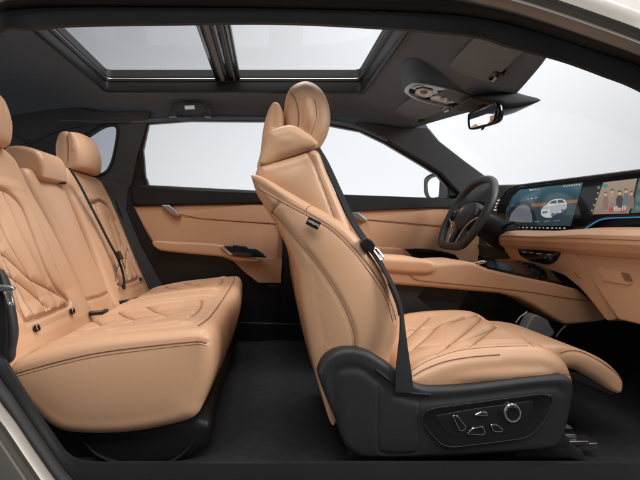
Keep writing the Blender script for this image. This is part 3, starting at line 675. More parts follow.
# ================================================================== FRONT SEATS
def front_seat(name, label, near):
    r = thing(name,label,'car seat',(.4,1.385,-.585),'front seats')
    # --- backrest body with its side panel
    out = spline(PL([(252,176),(263,178),(285,190),(310,204),(330,215),(347,227),(362,243),(378,266),(391,292),(398,314),(397,334),(391,352),(388,366),(378,384),(345,400),(334,420),(329,418),(322,396),(314,365),(308,335),(304,312),(301,285),(297,264),(287,240),(275,216),(262,196),(254,184)],1.158),330,True); out[:,1] = 1.13
    g = pillow(out,(0,1,0),.47,.034,430,seg=7,mid=14,cap0=80,cap1=6,bulge=.013,capd=.0042)
    bv = g.bvh()
    ridge = g.trace([(254,182),(265,189),(285,200),(310,213.5),(330,225.5),(347,240),(365,260),(381,283),(391,303),(396,320)],150,bv)
    ridge2 = g.trace([(253,185),(264,192),(284,203),(309,216.5),(329,228.5),(345,242.5),(362,262),(378,285),(388,304),(393,322)],150,bv)
    side = g.trace([(271,214),(275,206),(279,203)],30,bv); panel = g.trace([(271,211),(283,224),(307,251),(325,275),(339,297),(349,318),(354.5,336),(355,349)],130,bv)
    g.groove(ridge,.0035,.006); g.groove(panel,.005,.006); g.groove(side,.003,.005)
    b = obj('backrest',g,'tan_leather',r,sharp=60)
    seam(b,ridge,r=.0011); seam(b,ridge2,r=.0009); seam(b,panel,r=.0012); seam(b,side,r=.001)
    tk = g.trace([(306,211),(308,207),(315,205)],24); seam(b,tk,r=.0009)
    # airbag tag
    c = P(313.5,223.2,1.104); U = P(319,226,1.104)-P(308,220.4,1.104); U /= np.linalg.norm(U); V = np.array((-U[2],0,U[0])); 
    tg = obj('airbag_tag',pillow(rounded([c-U*.0165-V*.010,c+U*.0165-V*.010,c+U*.0165+V*.010,c-U*.0165+V*.010],.002),(0,1,0),.012,.0012,60),'black_plastic',b)
    obj('tag_lettering',text_geo('AIRBAG',.0088,c+np.array((0,-.0008,0)),U,V,(0,-1,0)),'white_print',tg)
    # --- yoke, shoulder, shell, headrest
    yo = rounded(PL([(256,184),(255,172),(259,163.5),(275,160.5),(300,153.5),(315,148.5),(320,152),(331,179),(344,208),(353,230),(356,250),(330,250),(290,222)],1.165),[.01,.02,.02,.01,.01,.012,.02,.03,.03,.02,.02,.02,.03])
    g = pillow(yo,(0,1,0),.40,.028,300,seg=6,mid=10,cap0=40,cap1=4,bulge=.010,capd=.005)
    bv = g.bvh(); ys_ = g.trace([(308,152),(315,165),(323,185),(331,207),(335,219)],60,bv); g.groove(ys_,.004,.005)
    y_ = obj('upper_backrest',g,'tan_leather',r,sharp=60); seam(y_,ys_,r=.001)
    sh = rounded(PL([(259.5,164.5),(262.5,145),(267,131.5),(276,127.5),(290,124),(300,127.5),(311,136),(318,143.5),(316.5,148.3),(300,154.5),(277,161.5),(264,165.5)],1.185),.016); sh[:,1] = 1.165
    g = pillow(sh,(0,1,0),.40,.026,260,seg=6,mid=8,cap0=26,cap1=4,bulge=.012,capd=.006)
    s_ = obj('shoulder_pad',g,'tan_leather',r,sharp=60)
    fl = spline(PL([(258,170),(260.5,150),(263,128),(267,112),(272,103),(275.5,101),(280,104),(283.5,112),(284.5,124),(283,150),(280,170)],1.27),120,True)
    g = pillow(fl,(0,1,0),.23,.022,160,seg=6,mid=10,cap0=12,cap1=4,bulge=.006,capd=.005)
    cr = g.trace([(274.5,103),(273.5,112),(273,126)],40); g.groove(cr,.003,.007)
    k_ = obj('headrest_shell',g,'tan_leather',r,sharp=60)
    hd = spline(PL([(288,92),(295,85),(304.5,82),(314,84.5),(322,91.5),(327.5,102),(330,114),(329.5,126),(326,138),(318,150),(306,156),(293,150),(287,136),(284,120),(284.5,105)],1.315),150,True); hd[:,1] = 1.27
    g = pillow(hd,(0,1,0),.25,.045,260,seg=8,mid=12,cap0=34,cap1=10,bulge=.022,capd=.0045)
    bv = g.bvh(); a1 = g.trace([(288.5,90.5),(294,97),(297.5,107),(298.5,118),(297.5,130)],60,bv); a2 = g.trace([(314.5,100),(316.5,110),(315.5,121),(311.5,134)],50,bv)
    g.groove(a1,.002,.006)
    h_ = obj('headrest',g,'tan_leather',r,sharp=60); seam(h_,a1,r=.0011); seam(h_,a2,r=.0009)
    # --- cushion
    cu = spline(PL([(400,388),(409,378),(425,366.5),(450,357),(480,351.5),(515,349),(543,349.5),(560,355),(571,364),(576,375),(575,388),(560,398),(470,400),(420,400)],1.11),320,True)
    g = pillow(cu,(0,1,0),.49,.040,460,seg=8,mid=170,cap0=30,cap1=6,bulge=.012,capd=.006)
    v = g.v; up = np.clip((g.normals()[:,2]-.3)/.6,0,1); t = (v[:,1]-1.355)/.245
    v[:,2] += .014*np.clip((v[:,1]-1.11)/.49,0,1)
    v[:,2] -= up*.018*np.exp(-(t/.68)**6)*np.clip((.76-v[:,0])/.12,0,1); g.v = v
    bv = g.bvh(); f_ = [g.trace(p,80,bv) for p in ([(414,349),(428,337),(440,326),(460,320),(478,317)],[(408,331),(436,329),(465,318)],[(412,351),(462,342),(500,326)],[(436,356),(462,336),(482,319)],[(468,349),(496,327)],[(405,341),(430,318)])]
    bd = g.trace([(411,371),(427,361.5),(455,351.5),(480,348),(505,346.5),(528,346)],110,bv); en = g.trace([(497,322),(510,329),(522,337),(534,347)],50,bv)
    def mask(v): return np.clip((v[:,1]-1.17)/.03,0,1)*np.clip((1.56-v[:,1])/.03,0,1)*(v[:,2]>-.40)*np.clip((.74-v[:,0])/.04,0,1)
    g.puff(f_+[bd,en],.010,.012,mask)
    bv = g.bvh(); s1 = g.trace([(413,376),(425,369),(445,361.5),(470,357),(500,354.5)],90,bv); g.groove(s1,.003,.005)
    lo = g.trace([(516,379),(545,375.5),(562,374),(572,376)],60,bv); g.groove(lo,.002,.004)
    c_ = obj('cushion',g,'tan_leather',r,sharp=60); seam(c_,bd,r=.0011); seam(c_,s1,r=.0011); seam(c_,en,r=.0009); seam(c_,lo,r=.0007)
    for l in f_: seam(c_,l,'quilt_shade_thread',.0008,'quilt_shade_stitch')
    ex = spline(PL([(520,350),(545,346.5),(568,347.5),(590,353),(610,363),(622,374),(625.5,382),(624,391),(620,394.5),(610,391),(590,379),(572,371),(540,375)],1.19),160,True)
    g = pillow(ex,(0,1,0),.35,.028,260,seg=7,mid=40,cap0=20,cap1=6,bulge=.008,capd=.006)
    e1 = g.trace([(560,353),(570,350.5),(582,352),(600,361),(615,372),(622,380)],70); g.groove(e1,.003,.005)
    e_ = obj('thigh_support',g,'tan_leather',r,sharp=60); seam(e_,e1,r=.001)
    obj('support_tray',pillow(PL([(565,371),(578,373),(600,385),(614,393),(611,396),(590,388),(570,379)],1.20),(0,1,0),.33,.006,80),'black_plastic',r)
    # --- side cover and its controls
    co = spline(PL([(319,378),(320,370),(325,360.5),(334,353),(345,349.5),(357,349.5),(369,353),(380,359.5),(391,366.5),(404,377),(415,384),(428,388),(450,388),(480,385.5),(520,380.5),(555,377),(567,377),(574,381),(575.5,390),(573,408),(568,430),(562,444),(550,451),(500,455),(440,458.5),(385,460),(362,459),(350,452.5),(343,442),(336,422),(326,398)],1.085),340,True)
    g = pillow(co,(0,1,0),.06,.014,520,seg=6,mid=2,cap0=70,cap1=3,bulge=.004,capd=.0038)
    bv = g.bvh(); ln = [g.trace(p,90,bv) for p in ([(378.5,388),(378,420),(378.5,447),(383,453),(396,454),(412,453.5),(418,450),(419.5,430),(419.5,402)],)]
    emb = g.trace([(337,430),(334,398),(334,380),(339,371),(348,368),(360,369),(372,376),(385,387),(400,396),(420,401),(440,400),(480,396),(530,389),(556,388),(562,392)],160,bv)
    d = g.dist(emb); 
    for l_ in ln: g.groove(l_,.0025,.003)
    g.groove(emb,.004,.010)
    co_ = obj('side_cover',g,'dark_plastic',r,sharp=60)
    slot = [p+np.array((0,-.001,0)) for p in g.trace([(375.5,369.5),(384,376),(395,384),(404,390),(412,393),(430,394.5)],60)]
    obj('belt_slot',tube(slot,.0034,8),'rubber',co_)
    bz = rounded(PL([(421.5,420),(425,411.5),(433,408.5),(480,402),(541,394),(552,395.5),(553,403),(546,419),(535,432.5),(524,438.5),(490,443),(453,447.5),(442,445),(430,433)],1.076),.012)
    pn = obj('control_panel',pillow(bz,(0,1,0),.012,.004,160),'gloss_black',co_)
    obj('panel_plate',pillow(rounded(PL([(434,416),(470,409.5),(534,400.5),(532,412),(523,424),(512,431.5),(480,435.5),(456,438),(446,432)],1.0735),.008),(0,1,0),.01,.002,140),'black_plastic',pn)
    obj('panel_rim',tube(np.array(bz)+np.array((0,.001,0)),.0012,6,True),'dark_plastic',pn)
    def button(pts, m='gloss_black', rr=.004, name_='seat_button'):
        ol = rounded(PL(pts,1.0685),rr); k = obj(name_,pillow(ol,(0,1,0),.010,.0025,80),m,pn)
        obj('button_rim',tube(np.array(ol)+np.array((0,.0015,0)),.0011,6,True,up=(0,1,0)),'chrome',k); return k
    button([(453,416),(457.5,416),(466.5,427.5),(463,431),(460,430.5)])
    button([(467.5,434),(473,428.5),(483,426.5),(485.5,433),(483.5,435)])
    button([(491,425),(497,425),(503.5,430),(501,432),(494,431.5)])
    button([(475,415.5),(482,412),(487,412.5),(487.5,416)],'dark_plastic',.003)
    a = np.linspace(0,2*math.pi,36,endpoint=False); c = P(512.5,413,1.0685)
    k = obj('lumbar_dial',pillow([c+np.array((math.cos(t)*.0195,0,math.sin(t)*.0215)) for t in a],(0,1,0),.014,.003,80),'satin_silver',pn)
    obj('dial_rim',tube([c+np.array((math.cos(t)*.0175,-.0005,math.sin(t)*.0195)) for t in a],.0022,8,True,up=(0,1,0)),'chrome',k)
    obj('dial_cap',pillow([c+np.array((math.cos(t)*.0145,-.003,math.sin(t)*.016)) for t in a],(0,1,0),.006,.0015,60),'gloss_black',k)
    # --- rails
    obj('seat_rail',pillow(PL([(350,462),(600,450),(598,443),(350,452)],1.16),(0,1,0),.05,.004,60),'satin_silver',r)
    rr_ = obj('seat_rail',pillow(PL([(545,447),(590,445.5),(588,441),(545,441.5)],1.145),(0,1,0),.06,.003,60),'satin_silver',r)
    obj('rail_step',pillow(PL([(545,438.5),(577,437.5),(575,434.5),(545,435)],1.16),(0,1,0),.05,.003,60),'satin_silver',rr_)
    obj('rail_step',pillow(PL([(545,430.5),(573,429),(571,426.5),(545,427)],1.17),(0,1,0),.05,.003,60),'grey_plastic',rr_)
    obj('seat_frame',pillow(PL([(345,440),(560,440),(555,462),(360,466)],1.17),(0,1,0),.40,.01,80),'black_plastic',r)
    return r
near_seat = front_seat('front_seat','tan leather passenger seat with black power control side panel','near')
# driver seat: copy of the same seat, further across the cabin
def copy_tree(o, parent=None):
    c = o.copy(); COL.objects.link(c)
    if parent is not None: c.parent = parent
    for ch in list(o.children): copy_tree(ch,c)
    return c
ds = copy_tree(near_seat); ds.location.y += .70; ds.location.x += .02; ds.location.z -= .01
ds['label'] = 'tan leather seat hidden behind the passenger seat, at the steering wheel'
# ================================================================== FRONT BELT
fb = thing('seat_belt','black belt draped down the front edge of the tan passenger seat into its side cover','seat belt',P(404,390,1.09))
def pth(p): return [P(a,b,y) for a,b,y in p]
obj('belt_webbing',ribbon(pth([(314.5,149,1.20),(323,164,1.20),(335,190,1.195),(347,216,1.19),(356,232,1.17),(368,248.5,1.14),(381,268,1.125),(392,289,1.11),(399,309,1.10),(400,330,1.092),(397.5,355,1.086),(395.5,375,1.078),(395,392,1.074)]),
    pth([(319.5,147.5,1.22),(329,164,1.22),(341,190,1.22),(353,216,1.22),(363,233,1.20),(374,247.5,1.18),(385,267.5,1.16),(395.5,288,1.14),(402,308,1.12),(405,330,1.11),(408.5,355,1.10),(411.5,375,1.092),(413.5,393,1.084)]),.0016,120),'belt_web',fb)
bt = obj('belt_tongue',slab(PL([(360.5,244),(363,239),(367,237.8),(373.5,241),(375.5,245.5),(374.5,250.5),(371.5,252.5),(365,249.5)],1.125),(0,.03,0)),'black_plastic',fb,bev=.003)
obj('tongue_plate',tube(rounded(PL([(372.5,249),(376,248),(384,258),(380.5,260.5)],1.14),.004),.0026,8,True),'chrome',bt)
# ================================================================== CENTRE CONSOLE
cc = thing('center_console','tan leather centre console with padded armrest lid and gloss black top between the front seats','console',(.8,1.735,-.58))
side = [(340,266),(385,268),(437,264),(455,262.5),(472,262),(487,268),(520,275.5),(552,282),(580,289),(592,300),(607,320),(585,323.5),(566,325.5),(552,318),(536,307),(520,298.5),(500,293.5),(470,291),(430,287.5),(390,284.5),(340,282)]
g = pillow(rounded(PL(side,1.60),.012),(0,1,0),.27,.014,420,seg=5,mid=6,cap0=1,cap1=1)
obj('console_body',g,'tan_trim',cc,sharp=45)
ln = PL([(410,275.5),(416,279.5),(428,281.5),(460,284.5),(490,287.5),(530,292),(560,297),(592,301.5)],1.5985)
obj('seam',tube(spline(ln,60),.0014,6),'seam_thread',cc)
arm = spline(PL([(340,252.5),(383,257),(422,259.5),(433,261.5),(437,266),(436,271),(430,274.2),(410,274),(383,271.5),(340,268)],1.585),120,True)
obj('armrest_lid',pillow(arm,(0,1,0),.29,.016,240,seg=6,mid=6,cap0=10,cap1=3,bulge=.004),'tan_leather',cc,sharp=60)
tp = [P(487,267.4,1.605),P(520,274.5,1.605),P(552,281,1.605),P(582,288.2,1.605),P(597,290,1.70),P(585,276,1.85),P(560,270,1.86),P(520,261,1.86),P(500,258.8,1.86),P(478,256.5,1.86)]
g = Geo(); nn_ = 30
ne = spline(tp[:4],nn_); fe = spline([tp[9],tp[8],tp[7],tp[6],tp[5]],nn_); rows = []
for t in np.linspace(0,1,12): rows.append(ne*(1-t)+fe*t+np.array((0,0,.012*math.sin(math.pi*t)+.004)))
top = obj('console_top',sheet([ne+np.array((0,.001,-.012))]+rows+[fe+np.array((0,0,-.05))]),'gloss_black',cc,sharp=50)
obj('chrome_trim',pillow([P(471,257.4,1.66),P(475,257,1.70),P(488,268,1.605),P(486,270,1.598),P(480,266,1.598)],(0,.2,1),.006,.002,60),'chrome',top)
obj('gear_selector',tube(spline([P(486,262,1.72),P(500,263,1.72),P(508,263.5,1.72)],20),.008,10,flat=.6),'satin_silver',top)
obj('lower_panel',slab(PL([(340,280),(430,285),(418,297),(440,318),(440,345),(340,345)],1.63),(0,.02,0)),'dark_plastic',cc,bev=.003)
obj('lower_panel',slab(PL([(418,286),(470,290),(455,318),(440,330),(430,310),(414,296)],1.66),(0,.02,0)),'dark_plastic',cc,bev=.003)
obj('lower_panel',slab(PL([(340,283),(500,293),(560,322),(600,322),(640,400),(640,440),(340,430)],1.72),(0,.03,0)),'black_plastic',cc)
obj('storage_tray',pillow(rounded(PL([(524,333),(532,317),(537,314.5),(549,320.5),(551,326),(556,333),(548,342)],1.55),.012),(0,1,0),.05,.006,80),'grey_plastic',cc)
obj('tray_trim',tube(PL([(515.5,323),(520,317),(527,311.8)],1.60),.0025,8),'satin_silver',cc)
obj('lower_panel',tube(PL([(556,337),(561,330),(566,325.5)],1.56),.002,8),'grey_plastic',cc)
# ================================================================== DASHBOARD
da = thing('dashboard','tan and black dashboard carrying a wide black panel of lit screens','dashboard',(1.2,1.735,-.1))
def dprof(prof, y0, y1, r, N=160, mid=4): return pillow([(x,y0,z) for x,z in prof],(0,1,0),y1-y0,r,N,mid=mid)
obj('dash_top',dprof([(1.165,.182),(1.22,.186),(1.62,.150),(1.66,.06),(1.60,-.02),(1.16,-.01)],1.03,2.41,.012),'black_plastic',da)
SP0 = np.array((1.135,1.7,.09)); SPN = np.array((-1,0,.13)); SPN = SPN/np.linalg.norm(SPN)
def SP(pts, d=0): return [onplane(a,b,SP0+SPN*d,SPN) for a,b in pts]
pan = rounded(SP([(497,214),(498,205),(505,194),(514,187.5),(531,184.8),(583,178.5),(640,171.5),(800,152),(800,206),(700,211.5),(640,215.5),(612,216.5),(600,218.5),(590,224),(578,231.5),(568,233.5),(545,232.5),(520,229.5),(503,224)]),.012)
scr = obj('screen_panel',pillow(pan,-SPN,.02,.004,420),'gloss_black',da)
obj('dash_top',tube(spline(SP([(497,208),(505,193),(514,186.8),(531,184),(583,177.6),(640,170.5),(800,151)],-.002),60),.005,8),'dark_plastic',da)
# blue light strip in the vent slot
glow('ambient_blue',(.02,.26,.50),.7)
obj('ambient_strip',tube(spline(SP([(579,233.2),(590,225.5),(600,220),(612,218),(640,217),(700,213),(800,207.5)],.003),60),.0022,8),'ambient_blue',da)
obj('vent_slot',slab(SP([(581,234),(592,226),(602,221),(640,218.8),(800,210),(800,240),(640,236)],-.03),-SPN*.02),'black_plastic',da)
for k in (0,1): obj('vent_slat',tube(SP([(590-k*4,229+k*3.2),(640,224.3+k*4.2),(800,214.5+k*6)],-.02),.0035,6,flat=.4),'gloss_black',da)
# far end of the fascia behind the wheel
obj('instrument_hood',pillow(rounded([onplane(a,b,np.array((1.15,2.2,.1)),SPN) for a,b in [(470,240),(474,205),(481,188),(496,184.5),(520,184),(520,232),(505,228),(497,240)]],.02),-SPN,.05,.012,120),'dark_plastic',da)
for a,b,w in ((498.5,200.5,1.2),(497.3,203.6,1.6),(496,207,1.0),(495,210,1.3)):
    obj('marking',slab([onplane(x,y,np.array((1.15,2.2,.1))+SPN*.0015,SPN) for x,y in ((a-w,b-.8),(a+w,b-1.1),(a+w,b+.6),(a-w,b+.9))],-SPN*.001),'white_print',da)
# tan upper pad
pad = [(1.19,.004),(1.10,.002),(1.05,-.004),(1.028,-.022),(1.026,-.048),(1.036,-.072),(1.055,-.088),(1.10,-.092),(1.19,-.09)]
g = pillow([(x,.95,z) for x,z in pad],(0,1,0),1.235,.028,220,seg=6,mid=30,cap1=10,bulge1=.01)
g.v[:,2] -= .013*np.clip((g.v[:,1]-1.50)/.25,0,1)*np.clip((g.v[:,2]+.06)/.05,0,1)
obj('tan_pad',g,'tan_leather',da,sharp=60)
q = [(1.0268,y,-.034) for y in np.linspace(.98,2.14,30)]; obj('seam',tube(q,.0012,6),'seam_thread',da)
# centre stack with climate strip
st = [onplane(a,b,np.array((1.06,1.7,-.15)),(-1,0,.0)) for a,b in [(498,241),(560,247),(574,251),(592,276),(617,319),(606,321),(589,299),(579,287.5),(564,275.5),(552,271),(535,269.5),(517,268)]]
obj('center_stack',pillow(rounded(st,.012),(1,0,0),.10,.006,220,cap0=1),'tan_trim',da)
cl = [onplane(a,b,np.array((1.052,1.7,-.1)),(-1,0,.0)) for a,b in [(517,248.5),(560,250.5),(556,259),(551,263.5),(545,264.5),(528,260.5),(520,256)]]
cs_ = obj('climate_panel',pillow(rounded(cl,.01),(1,0,0),.012,.003,120),'gloss_black',da)
for a,b,w in ((524,252.2,2.2),(531,252.8,1.6),(539,253.6,2.6),(549,254.6,2.0),(545,257.6,.7),(550,258.2,.7)):
    obj('marking',slab([onplane(x,y,np.array((1.0505,1.7,-.1)),(-1,0,0)) for x,y in ((a-w,b-.5),(a+w,b-.2),(a+w,b+.5),(a-w,b+.2))],(.001,0,0)),'white_print',cs_)
# glove box
gb = [onplane(a,b,np.array((1.052,1.3,-.2)),(-1,0,.12)) for a,b in [(573.5,252),(640,258),(800,268),(800,350),(660,327.5),(640,324.5),(618,319.5),(600,293)]]
gx = obj('glove_box',pillow(rounded(gb,.006),(1,0,-.12),.09,.006,240),'tan_trim',da)
hl = [onplane(a,b,np.array((1.0505,1.3,-.2)),(-1,0,.12)) for a,b in [(595.5,268),(601,267.5),(628,272.5),(632.5,282.5),(628,284),(603,279.5)]]
h2 = obj('glove_handle',pillow(rounded(hl,.004),(1,0,-.12),.006,.0025,100),'tan_leather',gx)
obj('handle_recess_shade',pillow(rounded([onplane(a,b,np.array((1.047,1.3,-.2)),(-1,0,.12)) for a,b in [(620.5,272.2),(627.5,273.2),(631.5,281.5),(624.5,280.5)]],.004),(1,0,-.12),.004,.001,60),'seam_thread',h2)  # dark patch laid on the handle, recess shade put into its colour
obj('handle_trim',tube([onplane(a,b,np.array((1.049,1.3,-.2)),(-1,0,.12)) for a,b in [(602.5,279.6),(615,281.8),(628,284),(632,282.8)]],.0016,6),'pale_thread',h2)
obj('key_mark',tube(spline([onplane(a,b,np.array((1.058,1.6,-.15)),(-1,0,0)) for a,b in [(574,272),(578,277),(581,277.5)]],16),.0012,6),'seam_thread',da)
# underside and driver side lower fascia
obj('lower_fascia',dprof([(1.10,-.09),(1.20,-.27),(1.60,-.38),(1.62,-.02),(1.16,-.02)],1.03,2.41,.012),'black_plastic',da)
obj('knee_panel',pillow(rounded([onplane(a,b,np.array((1.10,2.1,-.1)),(-1,0,-.2)) for a,b in [(466,225),(498,232),(500,243),(517,268),(505,285),(470,285)]],.01),(1,0,0),.04,.01,100),'black_plastic',da)
obj('stalk',tube(spline([(1.06,2.06,.0),(1.03,1.97,.012),(1.02,1.90,.02)],16),.008,8),'gloss_black',da)
# ---- screens: pictures lit from within
glow('screen_sky',(.012,.04,.06),1.0,(.035,.095,.125)); glow('screen_dusk',(.42,.17,.08),.5); glow('screen_ground',(.018,.038,.048),1.0)
glow('screen_white',(.75,.78,.80),.62); glow('screen_silver',(.42,.45,.48),.7); glow('screen_grey',(.13,.15,.17),.8); glow('screen_dark',(.006,.012,.016),1.0); glow('screen_teal',(.02,.22,.20),.9)
glow('poster_beige',(.30,.20,.135),.7,(.42,.31,.22)); glow('poster_dark',(.03,.03,.035),1); glow('poster_skin',(.55,.34,.24),.9); glow('poster_red',(.42,.03,.03),.9); glow('poster_brown',(.20,.12,.09),.9); glow('screen_green',(.02,.09,.08),1)
def flat(pts, d, m, parent, name): return obj(name,slab(SP(pts,d),-SPN*.0004),m,parent)
d1 = flat([(512,197),(520,189.5),(583,182.5),(577,204),(570.5,226),(545,225.8),(520,225.4),(506,222),(506,210)],.0008,'screen_ground',scr,'driver_display')
flat([(513,196.5),(520,189.8),(582.7,182.8),(578,199.5),(540,203.2),(511,205)],.0014,'screen_sky',d1,'screen_layer')
flat([(511.5,204.8),(540,203),(578.3,199.2),(577.3,202.6),(540,206.6),(511,208)],.0018,'screen_dusk',d1,'screen_layer')
reflection_arc = [(506,222),(507,213),(512,206),(519,201.5),(526,201),(531,204),(534,210),(536,218),(537,225.5),(520,225.2)]  # reflections on the driver display, drawn as a dark and a grey shape
flat(reflection_arc,.0022,'screen_dark',d1,'screen_layer'); flat([(509,221),(511,213.5),(517,207),(524,204.5),(529,207),(531.5,214),(532.5,222.5),(520,222)],.0026,'screen_grey',d1,'screen_layer')
# white car picture
car_ = [(541,214.5),(541.3,210),(543.5,206.8),(547,204.5),(550,201),(555,199),(561,198.6),(565,200),(566.8,203.5),(566.5,208),(564,210),(561,212.6),(556.5,213),(551.5,217.5),(546.5,217.8),(543,216.5)]
cp = flat(car_,.0030,'screen_white',d1,'car_picture')
flat([(549.5,206.5),(558,204.4),(566.6,203.6),(566.4,208),(563.5,210),(556.5,213),(551.5,217.3),(549.8,214)],.0032,'screen_silver',d1,'screen_layer'); flat([(541.6,209.4),(546,206.2),(549.2,206.3),(548.6,209.6)],.0032,'screen_silver',d1,'screen_layer'); flat([(543,217.3),(551.5,218.4),(566,210.6),(566,211.6),(552,219.6),(543,218.4)],.0028,'poster_dark',d1,'screen_layer')
flat([(549.3,203.6),(551.5,201.3),(556,200),(557,203.4)],.0034,'poster_dark',d1,'screen_layer'); flat([(558,203.3),(557.6,200),(562,199.6),(565,202.6)],.0034,'poster_dark',d1,'screen_layer')
flat([(542,211.6),(547.5,210.6),(547.6,213),(542.4,213.8)],.0034,'screen_grey',d1,'screen_layer')
for a,b,s in ((553,215.2,2.1),(562.6,211,1.9)):
    flat([(a+math.cos(t)*s*.75,b+math.sin(t)*s) for t in np.linspace(0,6.28,16,endpoint=False)],.0036,'poster_dark',d1,'screen_layer')
    flat([(a+math.cos(t)*s*.4,b+math.sin(t)*s*.55) for t in np.linspace(0,6.28,12,endpoint=False)],.0040,'screen_grey',d1,'screen_layer')
def dash_marks(items, d, m, parent, name='marking'):
    g = Geo()
    for a,b,w,h in items: g.merge(slab(SP([(a-w,b-h+w*.11),(a+w,b-h-w*.11),(a+w,b+h-w*.11),(a-w,b+h+w*.11)],d),-SPN*.0004))
    return obj(name,g,m,parent)
dash_marks([(530.5,190,.9,.8),(533,189.7,.7,.4),(535.6,189.3,.7,.4),(538.5,189.4,.8,.3),(564,186.2,.6,.5),(566.6,186,.6,.5),(569.2,185.6,.6,.5),(571.8,185.4,.7,.5),(574.2,185.1,.6,.5),(576.6,184.8,.6,.5),(579.4,184.6,.8,.5),(528,199,.9,.3),(531.6,198.6,1.1,.3),(536,197.8,1.2,.3)],.0036,'screen_white',d1)
dash_marks([(537,221.6,2.4,.55),(547,221.2,3.0,.55),(557,220.6,3.0,.55),(524,213,1.6,.4),(522,217,2.4,.4),(520,209.6,.9,.5),(524.5,208.8,1.0,.3)],.0036,'screen_grey',d1)
dash_marks([(520,208.2,.5,.8)],.0040,'poster_red',d1)
dash_marks([(519+i*4.1+random.uniform(-.5,.5),227.4+i*.07,random.uniform(.5,1.1),.5) for i in range(12)],.0010,'screen_white',scr)
d2 = flat([(603.4,182.4),(637,178.4),(633,196),(628.8,213.4),(592.4,214.4),(597,200)],.0008,'poster_beige',scr,'center_display')
ppl = [(605.5,193.5,.9),(612.2,191,1.0),(619.5,192.5,1.15),(626,190.5,1.0),(631.5,192.8,.9)]
for i,(a,b,s) in enumerate(ppl):
    flat([(a-2.6*s,b+16),(a-3*s,b+7),(a-1.6*s,b+3),(a+1.6*s,b+2.6),(a+3*s,b+6.5),(a+2.2*s,b+15.5)],.0014+.0003*i,('poster_brown','poster_beige','poster_dark','screen_grey','poster_brown')[i],d2,'poster_figure')
    flat([(a+math.cos(t)*1.5*s,b+.6+math.sin(t)*2*s) for t in np.linspace(0,6.28,14,endpoint=False)],.0030,'poster_skin',d2,'poster_figure')
    flat([(a-1.6*s,b+.6),(a-1.5*s,b-1.2*s),(a,b-2.1*s),(a+1.5*s,b-1.3*s),(a+1.6*s,b+.4),(a+.8*s,b-.6),(a-.8*s,b-.5)],.0034,'poster_dark',d2,'poster_figure')
dash_marks([(611,209.6,1.8,2.2)],.004,'poster_red',d2)
dash_marks([(614.5,208.6,.7,2.1),(617,208.4,.5,2.3),(619.4,208.2,1.0,.5),(619.4,210.2,1.0,.5),(622.6,207.8,.5,2.4),(624.8,207.8,.4,2.3)],.0042,'screen_white',d2)
dash_marks([(622,211.4,3.2,.8)],.0044,'poster_red',d2)
dash_marks([(600.6,209,1.6,.3),(600,210.8,1.4,.3)],.0036,'poster_brown',d2)
flat([(605+math.cos(t)*2.2,185.8+math.sin(t)*2.2) for t in np.linspace(0,6.28,18,endpoint=False)],.0036,'screen_teal',d2,'app_icon')
dash_marks([(598.6,187.4,1.3,1.3)],.0010,'screen_teal',scr); dash_marks([(597.6,193,.6,.6),(596,199,.6,.6),(594,205,.6,.6),(592,210.4,.6,.6)],.0010,'screen_white',scr)
d3 = flat([(639,178.2),(720,168.6),(712,208.5),(631,213.2)],.0008,'screen_green',scr,'passenger_display')
dash_marks([(641,186,3,3.0),(640,198,3.4,3.2),(637.5,208.4,2.4,2.2),(652,198,4,9)],.0014,'screen_grey',d3); dash_marks([(637,206,1.6,.5),(640,193,2,.4)],.002,'screen_teal',d3)
# ================================================================== STEERING WHEEL
sw = thing('steering_wheel','black flat-bottomed steering wheel in front of the driver display','steering wheel',(.905,2.085,.065))
wc = np.array((.905,2.085,.062)); wn = np.array((-math.cos(math.radians(27)),0,math.sin(math.radians(27)))); wu = np.array((math.sin(math.radians(27)),0,math.cos(math.radians(27)))); wr = np.array((0,-1,0))
def WP(a,b,d=0): return wc+wr*a+wu*b+wn*d
rim = spline([(0,.178),(.10,.158),(.165,.095),(.184,.02),(.172,-.07),(.135,-.135),(.098,-.158),(0,-.162),(-.098,-.158),(-.135,-.135),(-.172,-.07),(-.184,.02),(-.165,.095),(-.10,.158)],120,True)
obj('rim',tube([WP(a,b) for a,b in rim],.0175,14,True,up=wn),'rim_leather',sw,sharp=60)
hub = spline([(0,.062),(.06,.055),(.092,.03),(.098,.0),(.075,-.045),(.03,-.072),(0,-.075),(-.03,-.072),(-.075,-.045),(-.098,.0),(-.092,.03),(-.06,.055)],80,True)
hb = obj('hub',pillow([WP(a,b,.012) for a,b in hub],-wn,.055,.02,120,cap0=10,bulge=.012),'dark_plastic',sw,sharp=60)
for s in (-1,1):
    obj('spoke',pillow(rounded([WP(s*.07,.03,.0),WP(s*.178,.028,-.004),WP(s*.176,-.022,-.004),WP(s*.07,-.035,.0)],.01),-wn,.022,.006,60),'gloss_black',sw)
    obj('spoke_trim',tube(spline([WP(s*.172,-.02,.004),WP(s*.13,-.032,.008),WP(s*.085,-.06,.008),WP(s*.055,-.105,.004),WP(s*.045,-.15,.002)],24),.0035,8),'satin_silver',sw)
    obj('wheel_button',pillow(rounded([WP(s*.10,.022,.010),WP(s*.135,.022,.008),WP(s*.132,-.012,.008),WP(s*.10,-.012,.010)],.006),-wn,.012,.003,50),'dark_plastic',sw)
    obj('marking',tube([WP(s*.112,.012,.012),WP(s*.122,.012,.012)],.0016,6),'white_print',sw)
    obj('spoke',pillow(rounded([WP(s*.018,-.06,.0),WP(s*.05,-.06,.0),WP(s*.062,-.158,-.004),WP(s*.03,-.158,-.004)],.008),-wn,.02,.006,60),'dark_plastic',sw)
obj('emblem',tube([WP(-.010,.018,.0285),WP(-.004,-.004,.0285),WP(.008,.020,.0285)],.0022,6),'satin_silver',hb)
